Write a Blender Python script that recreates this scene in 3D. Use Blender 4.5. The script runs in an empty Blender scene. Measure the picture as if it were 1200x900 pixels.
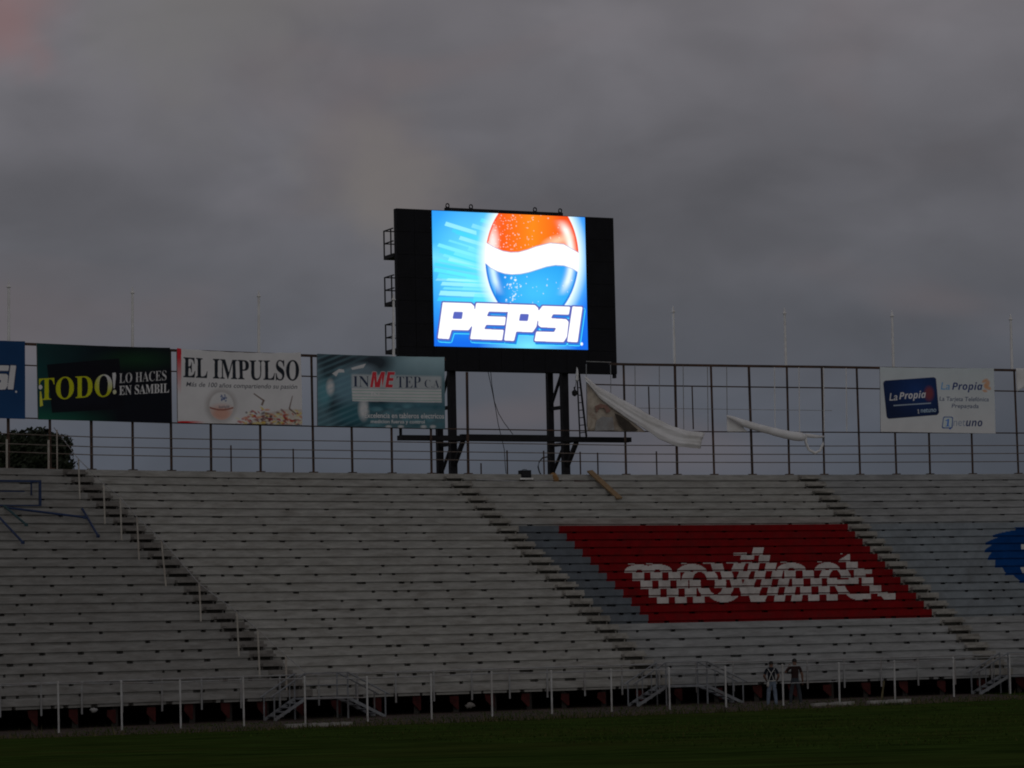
import bpy, math, random
import numpy as np
from mathutils import Vector, Matrix, noise

random.seed(11)
rng = np.random.default_rng(5)
sc = bpy.context.scene
COL = sc.collection
V = Vector

# ------------------------------------------------------------------ camera
CAM = V((-36.281, -19.9885, 2.72039))
FPX, PITCH, ROLL = 3497.267, 0.085622, 0.0211653
cd = bpy.data.cameras.new('camera')
cam = bpy.data.objects.new('camera', cd)
COL.objects.link(cam)
cd.sensor_width = 36.0
cd.lens = FPX / 1200.0 * 36.0
cd.clip_start, cd.clip_end = 0.5, 6000
cam.matrix_world = (Matrix.Translation(CAM) @ Matrix.Rotation(math.pi / 2 + PITCH, 4, 'X')
                    @ Matrix.Rotation(-ROLL, 4, 'Z'))
sc.camera = cam
sc.view_settings.view_transform = 'Standard'
sc.view_settings.look = 'None'
sc.view_settings.exposure = 0.0
sc.view_settings.gamma = 1.0
sc.cycles.filter_width = 1.9


def lin1(c):
    c /= 255.0
    return c / 12.92 if c <= 0.04045 else ((c + 0.055) / 1.055) ** 2.4


def srgb(r, g, b):
    return (lin1(r), lin1(g), lin1(b))


# ------------------------------------------------------------------ world: overcast dusk
SUN_EL, SUN_AZ = math.radians(14), math.radians(172)     # low western glow behind the photographer
w = bpy.data.worlds.new("World")
sc.world = w
w.use_nodes = True
nt = w.node_tree
nt.nodes.clear()
N = nt.nodes.new


def LK(a, b):
    nt.links.new(a, b)


out = N('ShaderNodeOutputWorld')
bg = N('ShaderNodeBackground')
sky = N('ShaderNodeTexSky')
sky.sky_type = 'NISHITA'
sky.sun_disc = False
sky.sun_elevation = SUN_EL
sky.sun_rotation = SUN_AZ
tc = N('ShaderNodeTexCoord')
sep = N('ShaderNodeSeparateXYZ')
LK(tc.outputs['Generated'], sep.inputs[0])
# cloud deck colour by height above the horizon
hr = N('ShaderNodeMapRange')
hr.inputs['From Min'].default_value = 0.0
hr.inputs['From Max'].default_value = 0.22
LK(sep.outputs['Z'], hr.inputs['Value'])
cr = N('ShaderNodeValToRGB')
cr.color_ramp.elements[0].position = 0.0
cr.color_ramp.elements[0].color = (*srgb(70, 76, 88), 1)
cr.color_ramp.elements[1].position = 1.0
cr.color_ramp.elements[1].color = (*srgb(107, 104, 108), 1)
e = cr.color_ramp.elements.new(0.30)
e.color = (*srgb(73, 77, 87), 1)
e = cr.color_ramp.elements.new(0.55)
e.color = (*srgb(90, 90, 96), 1)
LK(hr.outputs[0], cr.inputs[0])


def cloud_noise(scale, loc, detail, dist, zs):
    mp = N('ShaderNodeMapping')
    mp.inputs['Scale'].default_value = (scale, scale, scale * zs)
    mp.inputs['Location'].default_value = loc
    LK(tc.outputs['Generated'], mp.inputs[0])
    n = N('ShaderNodeTexNoise')
    n.inputs['Scale'].default_value = 1.0
    n.inputs['Detail'].default_value = detail
    n.inputs['Roughness'].default_value = 0.5
    n.inputs['Distortion'].default_value = dist
    LK(mp.outputs[0], n.inputs['Vector'])
    return n.outputs['Fac']


def ramp(fac, a, b, p0, p1):
    r = N('ShaderNodeMapRange')
    r.interpolation_type = 'SMOOTHSTEP'
    r.inputs['From Min'].default_value = p0
    r.inputs['From Max'].default_value = p1
    r.inputs['To Min'].default_value = a
    r.inputs['To Max'].default_value = b
    LK(fac, r.inputs['Value'])
    return r.outputs[0]


def mulc(col, fac):
    m = N('ShaderNodeMix')
    m.data_type = 'RGBA'
    m.blend_type = 'MULTIPLY'
    m.inputs['Factor'].default_value = 1.0
    LK(col, m.inputs['A'])
    LK(fac, m.inputs['B'])
    return m.outputs['Result']


def mixc(fac, a, b):
    m = N('ShaderNodeMix')
    m.data_type = 'RGBA'
    LK(fac, m.inputs['Factor'])
    for s, x in (('A', a), ('B', b)):
        if isinstance(x, tuple):
            m.inputs[s].default_value = (*x, 1)
        else:
            LK(x, m.inputs[s])
    return m.outputs['Result']


big = cloud_noise(6.0, (0.4, 0.2, 1.3), 2.0, 0.3, 2.6)
mid = cloud_noise(15.0, (2.4, 0.2, 0.3), 3.0, 0.5, 2.0)
fine = cloud_noise(46.0, (3.4, 1.2, 0.7), 4.0, 0.4, 1.6)
warm = cloud_noise(10.0, (5.1, 1.2, 2.3), 2.0, 0.4, 2.2)
c = mulc(cr.outputs[0], ramp(big, 0.84, 1.16, 0.34, 0.66))
c = mulc(c, ramp(mid, 0.92, 1.07, 0.32, 0.68))
c = mulc(c, ramp(fine, 0.975, 1.025, 0.3, 0.7))
c = mixc(ramp(warm, 0.0, 0.30, 0.50, 0.72), c, srgb(112, 98, 98))


def patch(c, d, radius, col, amt, seed):
    """a brighter break in the deck around one direction, with a ragged outline"""
    wob = N('ShaderNodeTexNoise')
    wob.inputs['Scale'].default_value = 42.0
    wob.inputs['Detail'].default_value = 6.0
    mpw = N('ShaderNodeMapping')
    mpw.inputs['Location'].default_value = (seed, seed * .7, 0)
    LK(tc.outputs['Generated'], mpw.inputs[0])
    LK(mpw.outputs[0], wob.inputs['Vector'])
    sub = N('ShaderNodeVectorMath')
    sub.operation = 'SUBTRACT'
    sub.inputs[1].default_value = (0.5, 0.5, 0.5)
    LK(wob.outputs['Color'], sub.inputs[0])
    scl = N('ShaderNodeVectorMath')
    scl.operation = 'SCALE'
    scl.inputs['Scale'].default_value = radius * 1.5
    LK(sub.outputs[0], scl.inputs[0])
    ad = N('ShaderNodeVectorMath')
    ad.operation = 'ADD'
    LK(tc.outputs['Generated'], ad.inputs[0])
    LK(scl.outputs[0], ad.inputs[1])
    ds = N('ShaderNodeVectorMath')
    ds.operation = 'DISTANCE'
    ds.inputs[1].default_value = d
    LK(ad.outputs[0], ds.inputs[0])
    return mixc(ramp(ds.outputs['Value'], amt, 0.0, 0.0, radius * 1.2), c, col)


c = patch(c, (-0.041, 0.9866, 0.1545), 0.029, srgb(114, 109, 107), 0.8, 1.3)     # beige break above the screen
c = patch(c, (-0.166, 0.9635, 0.211), 0.026, srgb(132, 100, 100), 0.62, 4.1)       # pink lit cloud, upper left
c = patch(c, (-0.100, 0.968, 0.214), 0.050, srgb(112, 110, 108), 0.55, 7.7)     # pale grey cloud beside it
# thin clear sky shining faintly through the deck
mx = N('ShaderNodeMix')
mx.data_type = 'RGBA'
mx.inputs['Factor'].default_value = 0.012
skm = N('ShaderNodeMix')
skm.data_type = 'RGBA'
skm.blend_type = 'MULTIPLY'
skm.inputs['Factor'].default_value = 1.0
skm.inputs['B'].default_value = (0.1, 0.1, 0.1, 1)
LK(sky.outputs[0], skm.inputs['A'])
LK(c, mx.inputs['A'])
LK(skm.outputs['Result'], mx.inputs['B'])
bg.inputs['Strength'].default_value = 1.0
LK(mx.outputs['Result'], bg.inputs['Color'])
LK(bg.outputs[0], out.inputs[0])

# ------------------------------------------------------------------ sun: wide dull glow of the western sky
sl = bpy.data.lights.new('sun', 'SUN')
sl.energy = 0.245
sl.angle = math.radians(50)
sl.color = (1.0, 0.985, 0.95)
sun = bpy.data.objects.new('sun', sl)
COL.objects.link(sun)
sd = V((math.sin(SUN_AZ) * math.cos(SUN_EL), math.cos(SUN_AZ) * math.cos(SUN_EL), math.sin(SUN_EL)))
sun.rotation_euler = sd.to_track_quat('Z', 'Y').to_euler()

# ------------------------------------------------------------------ geometry of the place (curved stand around the outfield)
RB, TR, RISE, ZT, HF = 110.932, 0.652518, 0.336794, 9.641, 4.7748
A1, A2, A3 = -0.505429, -0.358655, -0.215946
ET, ER, EH, SK = -0.77821, -1.19530, -0.79231, 0.000869108
NR = 26
RL = RB - NR * TR
AMIN, AMAX = -0.60, -0.085
cp_, sp_, cr_, sr_ = math.cos(PITCH), math.sin(PITCH), math.cos(ROLL), math.sin(ROLL)
ZUP = V((0, 0, 1))


def ray(px, py):
    a, b = px - 600.0, 450.0 - py
    u, v = a * cr_ + b * sr_, -a * sr_ + b * cr_
    return V((u, FPX * cp_ - v * sp_, FPX * sp_ + v * cp_)).normalized()


def at(px, py, r):
    """point where the sight line meets the upright cylinder of radius r about the arc centre"""
    d = ray(px, py)
    A = d.x * d.x + d.y * d.y
    B = CAM.x * d.x + CAM.y * d.y
    Cc = CAM.x ** 2 + CAM.y ** 2 - r * r
    return CAM + d * ((-B + math.sqrt(B * B - A * Cc)) / A)


def on_plane(px, py, P, n):
    d = ray(px, py)
    return CAM + d * ((P - CAM).dot(n) / d.dot(n))


def ang(p):
    return math.atan2(p.x, p.y)


def pt(a, r, z):
    return V((r * math.sin(a), r * math.cos(a), z))


def tan_(a):
    return V((math.cos(a), -math.sin(a), 0))


def nor(a):
    return V((math.sin(a), math.cos(a), 0))


def zrow(a, k):
    return ZT + (a - A2) * (ET - ER * k / 26.0) - RISE * k


def ztop(a):
    return zrow(a, 0)


def rrow(k):
    return RB - (k + 0.5) * TR


def on_stand(px, py):
    """riser index and reference angle of the stand seen at a pixel"""
    best = None
    for k in range(NR):
        p = at(px, py, rrow(k))
        a = ang(p)
        z0, z1 = zrow(a, k), zrow(a, k + 1)
        if z1 - 0.02 <= p.z <= z0 + 0.02:
            return k, a - SK * (k + 0.5), p
    return None


def foot_on_stand(px, py):
    """point on a tread whose pixel is (px, py)"""
    best = None
    for k in range(1, NR):
        p = at(px, py, rrow(k) + TR * 0.45)
        d = abs(p.z - zrow(ang(p), k))
        if best is None or d < best[0]:
            best = (d, p)
    p = best[1]
    return p


# ------------------------------------------------------------------ materials
MATS = {}


def mat(name, col, rough=0.8, metal=0.0, var=0.15, scale=3.0, bump=0.0, dirt=None, dirt_amt=0.0, dirt_scale=0.8,
        stretch=(1, 1, 1), spec=0.3):
    if name in MATS:
        return MATS[name]
    m = bpy.data.materials.new(name)
    m.use_nodes = True
    t = m.node_tree
    b = t.nodes['Principled BSDF']
    b.inputs['Roughness'].default_value = rough
    b.inputs['Metallic'].default_value = metal
    b.inputs['Specular IOR Level'].default_value = spec
    g = t.nodes.new('ShaderNodeNewGeometry')
    mp = t.nodes.new('ShaderNodeMapping')
    mp.inputs['Scale'].default_value = stretch
    t.links.new(g.outputs['Position'], mp.inputs[0])
    n = t.nodes.new('ShaderNodeTexNoise')
    n.inputs['Scale'].default_value = scale
    n.inputs['Detail'].default_value = 6
    n.inputs['Roughness'].default_value = 0.65
    t.links.new(mp.outputs[0], n.inputs['Vector'])
    r = t.nodes.new('ShaderNodeValToRGB')
    r.color_ramp.elements[0].position = 0.3
    r.color_ramp.elements[0].color = (*[x * (1 - var) for x in col], 1)
    r.color_ramp.elements[1].position = 0.7
    r.color_ramp.elements[1].color = (*[min(1, x * (1 + var)) for x in col], 1)
    t.links.new(n.outputs['Fac'], r.inputs[0])
    c = r.outputs[0]
    if dirt:
        n2 = t.nodes.new('ShaderNodeTexNoise')
        n2.inputs['Scale'].default_value = dirt_scale
        n2.inputs['Detail'].default_value = 7
        n2.inputs['Roughness'].default_value = 0.7
        n2.inputs['Distortion'].default_value = 0.4
        t.links.new(mp.outputs[0], n2.inputs['Vector'])
        mr = t.nodes.new('ShaderNodeMapRange')
        mr.inputs['From Min'].default_value = 0.45
        mr.inputs['From Max'].default_value = 0.75
        mr.inputs['To Max'].default_value = dirt_amt
        t.links.new(n2.outputs['Fac'], mr.inputs['Value'])
        mm = t.nodes.new('ShaderNodeMix')
        mm.data_type = 'RGBA'
        t.links.new(mr.outputs[0], mm.inputs['Factor'])
        t.links.new(c, mm.inputs['A'])
        mm.inputs['B'].default_value = (*dirt, 1)
        c = mm.outputs['Result']
    t.links.new(c, b.inputs['Base Color'])
    if bump:
        bp = t.nodes.new('ShaderNodeBump')
        bp.inputs['Strength'].default_value = bump
        bp.inputs['Distance'].default_value = 0.02
        t.links.new(n.outputs['Fac'], bp.inputs['Height'])
        t.links.new(bp.outputs[0], b.inputs['Normal'])
    MATS[name] = m
    return m


CONC = mat('weathered concrete', (0.352, 0.350, 0.328), 0.9, var=0.22, scale=2.2, bump=0.3,
           dirt=(0.17, 0.155, 0.13), dirt_amt=0.7, dirt_scale=1.5, stretch=(0.6, 0.6, 3.0))
CONC_DARKAISLE = mat('darker aisle concrete', (0.20, 0.19, 0.175), 0.9, var=0.25, scale=3, bump=0.3,
                    dirt=(0.06, 0.05, 0.042), dirt_amt=0.8, dirt_scale=0.9)  # darker tone than the other aisles, used for the left one
CONC_DARK = mat('darker left concrete', (0.270, 0.268, 0.254), 0.9, var=0.22, scale=2.2, bump=0.3,
               dirt=(0.14, 0.128, 0.11), dirt_amt=0.65, dirt_scale=1.5, stretch=(0.6, 0.6, 3.0))  # one darker tone for every tier left of the first aisle
CONC_COOL = mat('grey washed concrete', (0.315, 0.323, 0.322), 0.9, var=0.2, scale=2.2, bump=0.3,
                dirt=(0.15, 0.148, 0.14), dirt_amt=0.65, dirt_scale=1.5, stretch=(0.6, 0.6, 3.0))
CONC_AISLE = mat('aisle concrete', (0.32, 0.31, 0.28), 0.9, var=0.25, scale=3, bump=0.3,
                 dirt=(0.09, 0.075, 0.06), dirt_amt=0.8, dirt_scale=0.9)
RED = mat('red stand paint', (0.200, 0.007, 0.010), 0.85, var=0.2, scale=2.5, dirt=(0.10, 0.022, 0.02), dirt_amt=0.6,
          dirt_scale=1.8, spec=0.04)
SLATE = mat('slate blue stand paint', (0.125, 0.145, 0.165), 0.85, var=0.18, scale=2.5, dirt=(0.08, 0.08, 0.08),
            dirt_amt=0.6)
PALEBLUE = mat('pale blue grey stand paint', (0.235, 0.265, 0.285), 0.85, var=0.15, scale=2.5, dirt=(0.10, 0.10, 0.10),
               dirt_amt=0.6)
LETTER = mat('white stand paint', (0.62, 0.62, 0.59), 0.7, var=0.15, scale=3, dirt=(0.25, 0.24, 0.22), dirt_amt=0.7,
             dirt_scale=1.2)
BLUEP = mat('blue stand paint', (0.004, 0.05, 0.20), 0.85, var=0.2, scale=2.5, dirt=(0.003, 0.02, 0.08), dirt_amt=0.5, spec=0.06)
RUST = mat('rusty dark steel', (0.058, 0.042, 0.034), 0.75, 0.2, var=0.3, scale=5, dirt=(0.17, 0.085, 0.05),
           dirt_amt=0.75, dirt_scale=1.4)
GALV = mat('weathered galvanised pipe', (0.33, 0.34, 0.34), 0.6, 0.3, var=0.2, scale=4, dirt=(0.20, 0.13, 0.09),
           dirt_amt=0.6, dirt_scale=1.5)
WHITEP = mat('white painted pipe', (0.82, 0.83, 0.82), 0.5, var=0.08, scale=4, dirt=(0.45, 0.40, 0.34), dirt_amt=0.45,
             dirt_scale=1.2)
CREAMP = mat('dull cream pipe', (0.42, 0.40, 0.35), 0.7, var=0.2, scale=4, dirt=(0.22, 0.14, 0.10), dirt_amt=0.6)
BLACK = mat('matt black cabinet', (0.006, 0.0065, 0.009), 0.6, var=0.3, scale=1.5, spec=0.2)
DARKST = mat('dark steel', (0.014, 0.014, 0.017), 0.6, 0.2, var=0.3, scale=3)
BLUEST = mat('blue painted steel', (0.015, 0.035, 0.10), 0.55, var=0.25, scale=4, dirt=(0.02, 0.03, 0.06), dirt_amt=0.6)
TEALST = mat('teal painted steel', (0.02, 0.065, 0.075), 0.55, var=0.25, scale=4)
MAROON = mat('dull maroon steel', (0.055, 0.009, 0.008), 0.85, var=0.5, scale=4)
FENCEP = mat('chalky white fence pipe', (0.50, 0.51, 0.50), 0.7, var=0.2, scale=4, dirt=(0.24, 0.20, 0.16), dirt_amt=0.7, dirt_scale=1.2)
RAILG = mat('grimy guard rail', (0.17, 0.145, 0.125), 0.7, 0.1, var=0.3, scale=4, dirt=(0.10, 0.05, 0.035), dirt_amt=0.7)
STAIRM = mat('dull blue grey stair steel', (0.22, 0.235, 0.25), 0.7, 0.2, var=0.25, scale=4, dirt=(0.065, 0.045, 0.032), dirt_amt=0.7)
WOOD = mat('raw plank wood', (0.25, 0.165, 0.085), 0.8, var=0.25, scale=6, stretch=(1, 1, 5))
SACK = mat('brown sacking', (0.30, 0.17, 0.07), 0.95, var=0.3, scale=9, bump=0.6)
TARP = mat('white vinyl banner back', (0.82, 0.83, 0.83), 0.5, var=0.05, scale=1.6, dirt=(0.50, 0.48, 0.43),
           dirt_amt=0.6, dirt_scale=0.9, bump=0.2)
TARPIN = mat('cream banner front', (0.50, 0.45, 0.37), 0.6, var=0.2, scale=2.2, dirt=(0.16, 0.08, 0.05), dirt_amt=0.9,
             dirt_scale=1.3)
TARPD = mat('dark print on banner', (0.05, 0.04, 0.03), 0.6, var=0.5, scale=2.5)
RUBBER = mat('black cable', (0.012, 0.012, 0.012), 0.6, var=0.2)
DIRT = mat('warning track dirt', (0.036, 0.023, 0.016), 0.95, var=0.35, scale=1.6, bump=0.6, dirt=(0.10, 0.07, 0.05),
           dirt_amt=0.7, dirt_scale=0.5)
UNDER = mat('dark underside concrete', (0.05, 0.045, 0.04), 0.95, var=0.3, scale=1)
LEAF = mat('dark tree leaves', (0.017, 0.026, 0.011), 0.7, var=0.45, scale=1.1)
BARK = mat('bark', (0.08, 0.06, 0.045), 0.95, var=0.3, scale=6, bump=0.5)
WEED = mat('dry weeds', (0.10, 0.085, 0.04), 0.9, var=0.4, scale=3)
PLASTIC = mat('white plastic bag', (0.30, 0.30, 0.29), 0.5, var=0.1)
SKIN = mat('skin', (0.17, 0.09, 0.06), 0.6, var=0.1)
HAIR = mat('black hair', (0.012, 0.010, 0.009), 0.6, var=0.2)
NAVY = mat('dark navy shirt', (0.010, 0.012, 0.020), 0.9, var=0.25, scale=14, bump=0.3)
MAROONSH = mat('dark brown shirt', (0.030, 0.015, 0.013), 0.9, var=0.25, scale=14, bump=0.3)
JEANS = mat('faded blue jeans', (0.15, 0.19, 0.25), 0.9, var=0.3, scale=9, bump=0.3)
JEANSD = mat('dark grey jeans', (0.04, 0.048, 0.058), 0.9, var=0.3, scale=9, bump=0.3)
SHOE = mat('pale shoes', (0.28, 0.27, 0.25), 0.8)
STRAP = mat('white webbing', (0.42, 0.42, 0.40), 0.8, var=0.1)

# grass: dark turf with broad, faint mowing bands
GRASS = mat('outfield turf', (0.031, 0.054, 0.011), 1.0, var=0.6, scale=1.3, stretch=(0.3, 1, 1), bump=0.8, dirt=(0.052, 0.058, 0.015),
            dirt_amt=0.75, dirt_scale=0.16, spec=0.0)


def print_mat(name, emit=False):
    m = bpy.data.materials.new(name)
    m.use_nodes = True
    t = m.node_tree
    b = t.nodes['Principled BSDF']
    a = t.nodes.new('ShaderNodeAttribute')
    a.attribute_name = 'print'
    if emit:
        b.inputs['Base Color'].default_value = (0.004, 0.004, 0.005, 1)
        b.inputs['Roughness'].default_value = 0.6
        b.inputs['Emission Strength'].default_value = 1.0
        t.links.new(a.outputs['Color'], b.inputs['Emission Color'])
    else:
        g = t.nodes.new('ShaderNodeNewGeometry')
        n = t.nodes.new('ShaderNodeTexNoise')
        n.inputs['Scale'].default_value = 1.3
        n.inputs['Detail'].default_value = 6
        t.links.new(g.outputs['Position'], n.inputs['Vector'])
        r = t.nodes.new('ShaderNodeMapRange')
        r.inputs['From Min'].default_value = 0.3
        r.inputs['From Max'].default_value = 0.7
        r.inputs['To Min'].default_value = 0.90
        r.inputs['To Max'].default_value = 1.0
        t.links.new(n.outputs['Fac'], r.inputs['Value'])
        mm = t.nodes.new('ShaderNodeMix')
        mm.data_type = 'RGBA'
        mm.blend_type = 'MULTIPLY'
        mm.inputs['Factor'].default_value = 1
        t.links.new(a.outputs['Color'], mm.inputs['A'])
        t.links.new(r.outputs[0], mm.inputs['B'])
        t.links.new(mm.outputs['Result'], b.inputs['Base Color'])
        b.inputs['Roughness'].default_value = 0.6
        b.inputs['Specular IOR Level'].default_value = 0.08
    return m


PRINT = print_mat('printed vinyl')
SCREEN = print_mat('led screen', True)


# ------------------------------------------------------------------ mesh builder
class MB:
    def __init__(s):
        s.v, s.f, s.m, s.smooth = [], [], [], False

    def quad(s, a, b, c, d, m=0):
        n = len(s.v)
        s.v += [V(a), V(b), V(c), V(d)]
        s.f.append((n, n + 1, n + 2, n + 3))
        s.m.append(m)

    def frame(s, c, ax, ay, az, m=0):
        """box from centre and three half axes"""
        n = len(s.v)
        for sx, sy, sz in ((-1, -1, -1), (1, -1, -1), (1, 1, -1), (-1, 1, -1), (-1, -1, 1), (1, -1, 1), (1, 1, 1), (-1, 1, 1)):
            s.v.append(c + ax * sx + ay * sy + az * sz)
        for f in ((0, 3, 2, 1), (4, 5, 6, 7), (0, 1, 5, 4), (1, 2, 6, 5), (2, 3, 7, 6), (3, 0, 4, 7)):
            s.f.append(tuple(n + i for i in f))
            s.m.append(m)
        return s

    def bar(s, p0, p1, w_, h=None, up=ZUP, m=0):
        h = h or w_
        d = (p1 - p0)
        L = d.length
        d = d / L
        if abs(d.dot(up)) > 0.99:
            up = V((0.3, 1, 0))
        sx = d.cross(up).normalized()
        sy = sx.cross(d).normalized()
        return s.frame((p0 + p1) / 2, sx * w_ / 2, d * L / 2, sy * h / 2, m)

    def path(s, pts, r, n=6, m=0, closed=False):
        if not isinstance(r, (list, tuple)):
            r = [r] * len(pts)
        base = len(s.v)
        up = ZUP
        K = len(pts)
        for i, p in enumerate(pts):
            a = pts[max(0, i - 1)]
            b = pts[min(K - 1, i + 1)]
            d = (b - a).normalized()
            u = up if abs(d.dot(up)) < 0.95 else V((0.3, 1, 0)).normalized()
            x = d.cross(u).normalized()
            y = x.cross(d).normalized()
            for j in range(n):
                t = 2 * math.pi * j / n
                s.v.append(p + (x * math.cos(t) + y * math.sin(t)) * r[i])
        for i in range(K - 1):
            for j in range(n):
                k = (j + 1) % n
                s.f.append((base + i * n + j, base + i * n + k, base + (i + 1) * n + k, base + (i + 1) * n + j))
                s.m.append(m)
        s.f.append(tuple(base + j for j in range(n))[::-1])
        s.m.append(m)
        s.f.append(tuple(base + (K - 1) * n + j for j in range(n)))
        s.m.append(m)
        return s

    def tube(s, p0, p1, r, n=6, r2=None, m=0):
        return s.path([p0, p1], [r, r2 if r2 is not None else r], n, m)

    def build(s, name, mats, parent=None, loc=None):
        o_loc = OFF.get(parent.name, V((0, 0, 0))) if parent else (loc or V((0, 0, 0)))
        me = bpy.data.meshes.new(name)
        me.from_pydata([v - o_loc for v in s.v], [], s.f)
        if not isinstance(mats, (list, tuple)):
            mats = [mats]
        for q in mats:
            me.materials.append(q)
        if len(mats) > 1:
            me.polygons.foreach_set('material_index', s.m)
        if s.smooth:
            me.polygons.foreach_set('use_smooth', [True] * len(me.polygons))
        me.update()
        o = bpy.data.objects.new(name, me)
        COL.objects.link(o)
        if parent:
            o.parent = parent
            OFF[o.name] = o_loc
        else:
            o.location = o_loc
        return o


OFF = {}


def tag(o, label=None, cat=None, group=None, kind=None):
    for k, x in (('label', label), ('category', cat), ('group', group), ('kind', kind)):
        if x:
            o[k] = x
    return o


def thing(name, label, cat, loc, group=None):
    o = bpy.data.objects.new(name, None)
    o.empty_display_size = 0.3
    COL.objects.link(o)
    o.location = loc
    OFF[o.name] = V(loc)
    return tag(o, label, cat, group)


# ------------------------------------------------------------------ printing canvas (flat print becomes vertex colour)
def blur(m, r):
    for ax in (0, 1):
        p = np.pad(m, [(r, r) if i == ax else (0, 0) for i in (0, 1)], mode='edge')
        cs = np.cumsum(p, axis=ax)
        z = np.zeros_like(np.take(cs, [0], axis=ax))
        cs = np.concatenate([z, cs], axis=ax)
        n = m.shape[ax]
        hi = np.take(cs, np.arange(2 * r + 1, 2 * r + 1 + n), axis=ax)
        lo = np.take(cs, np.arange(0, n), axis=ax)
        m = (hi - lo) / (2 * r + 1)
    return m


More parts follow.
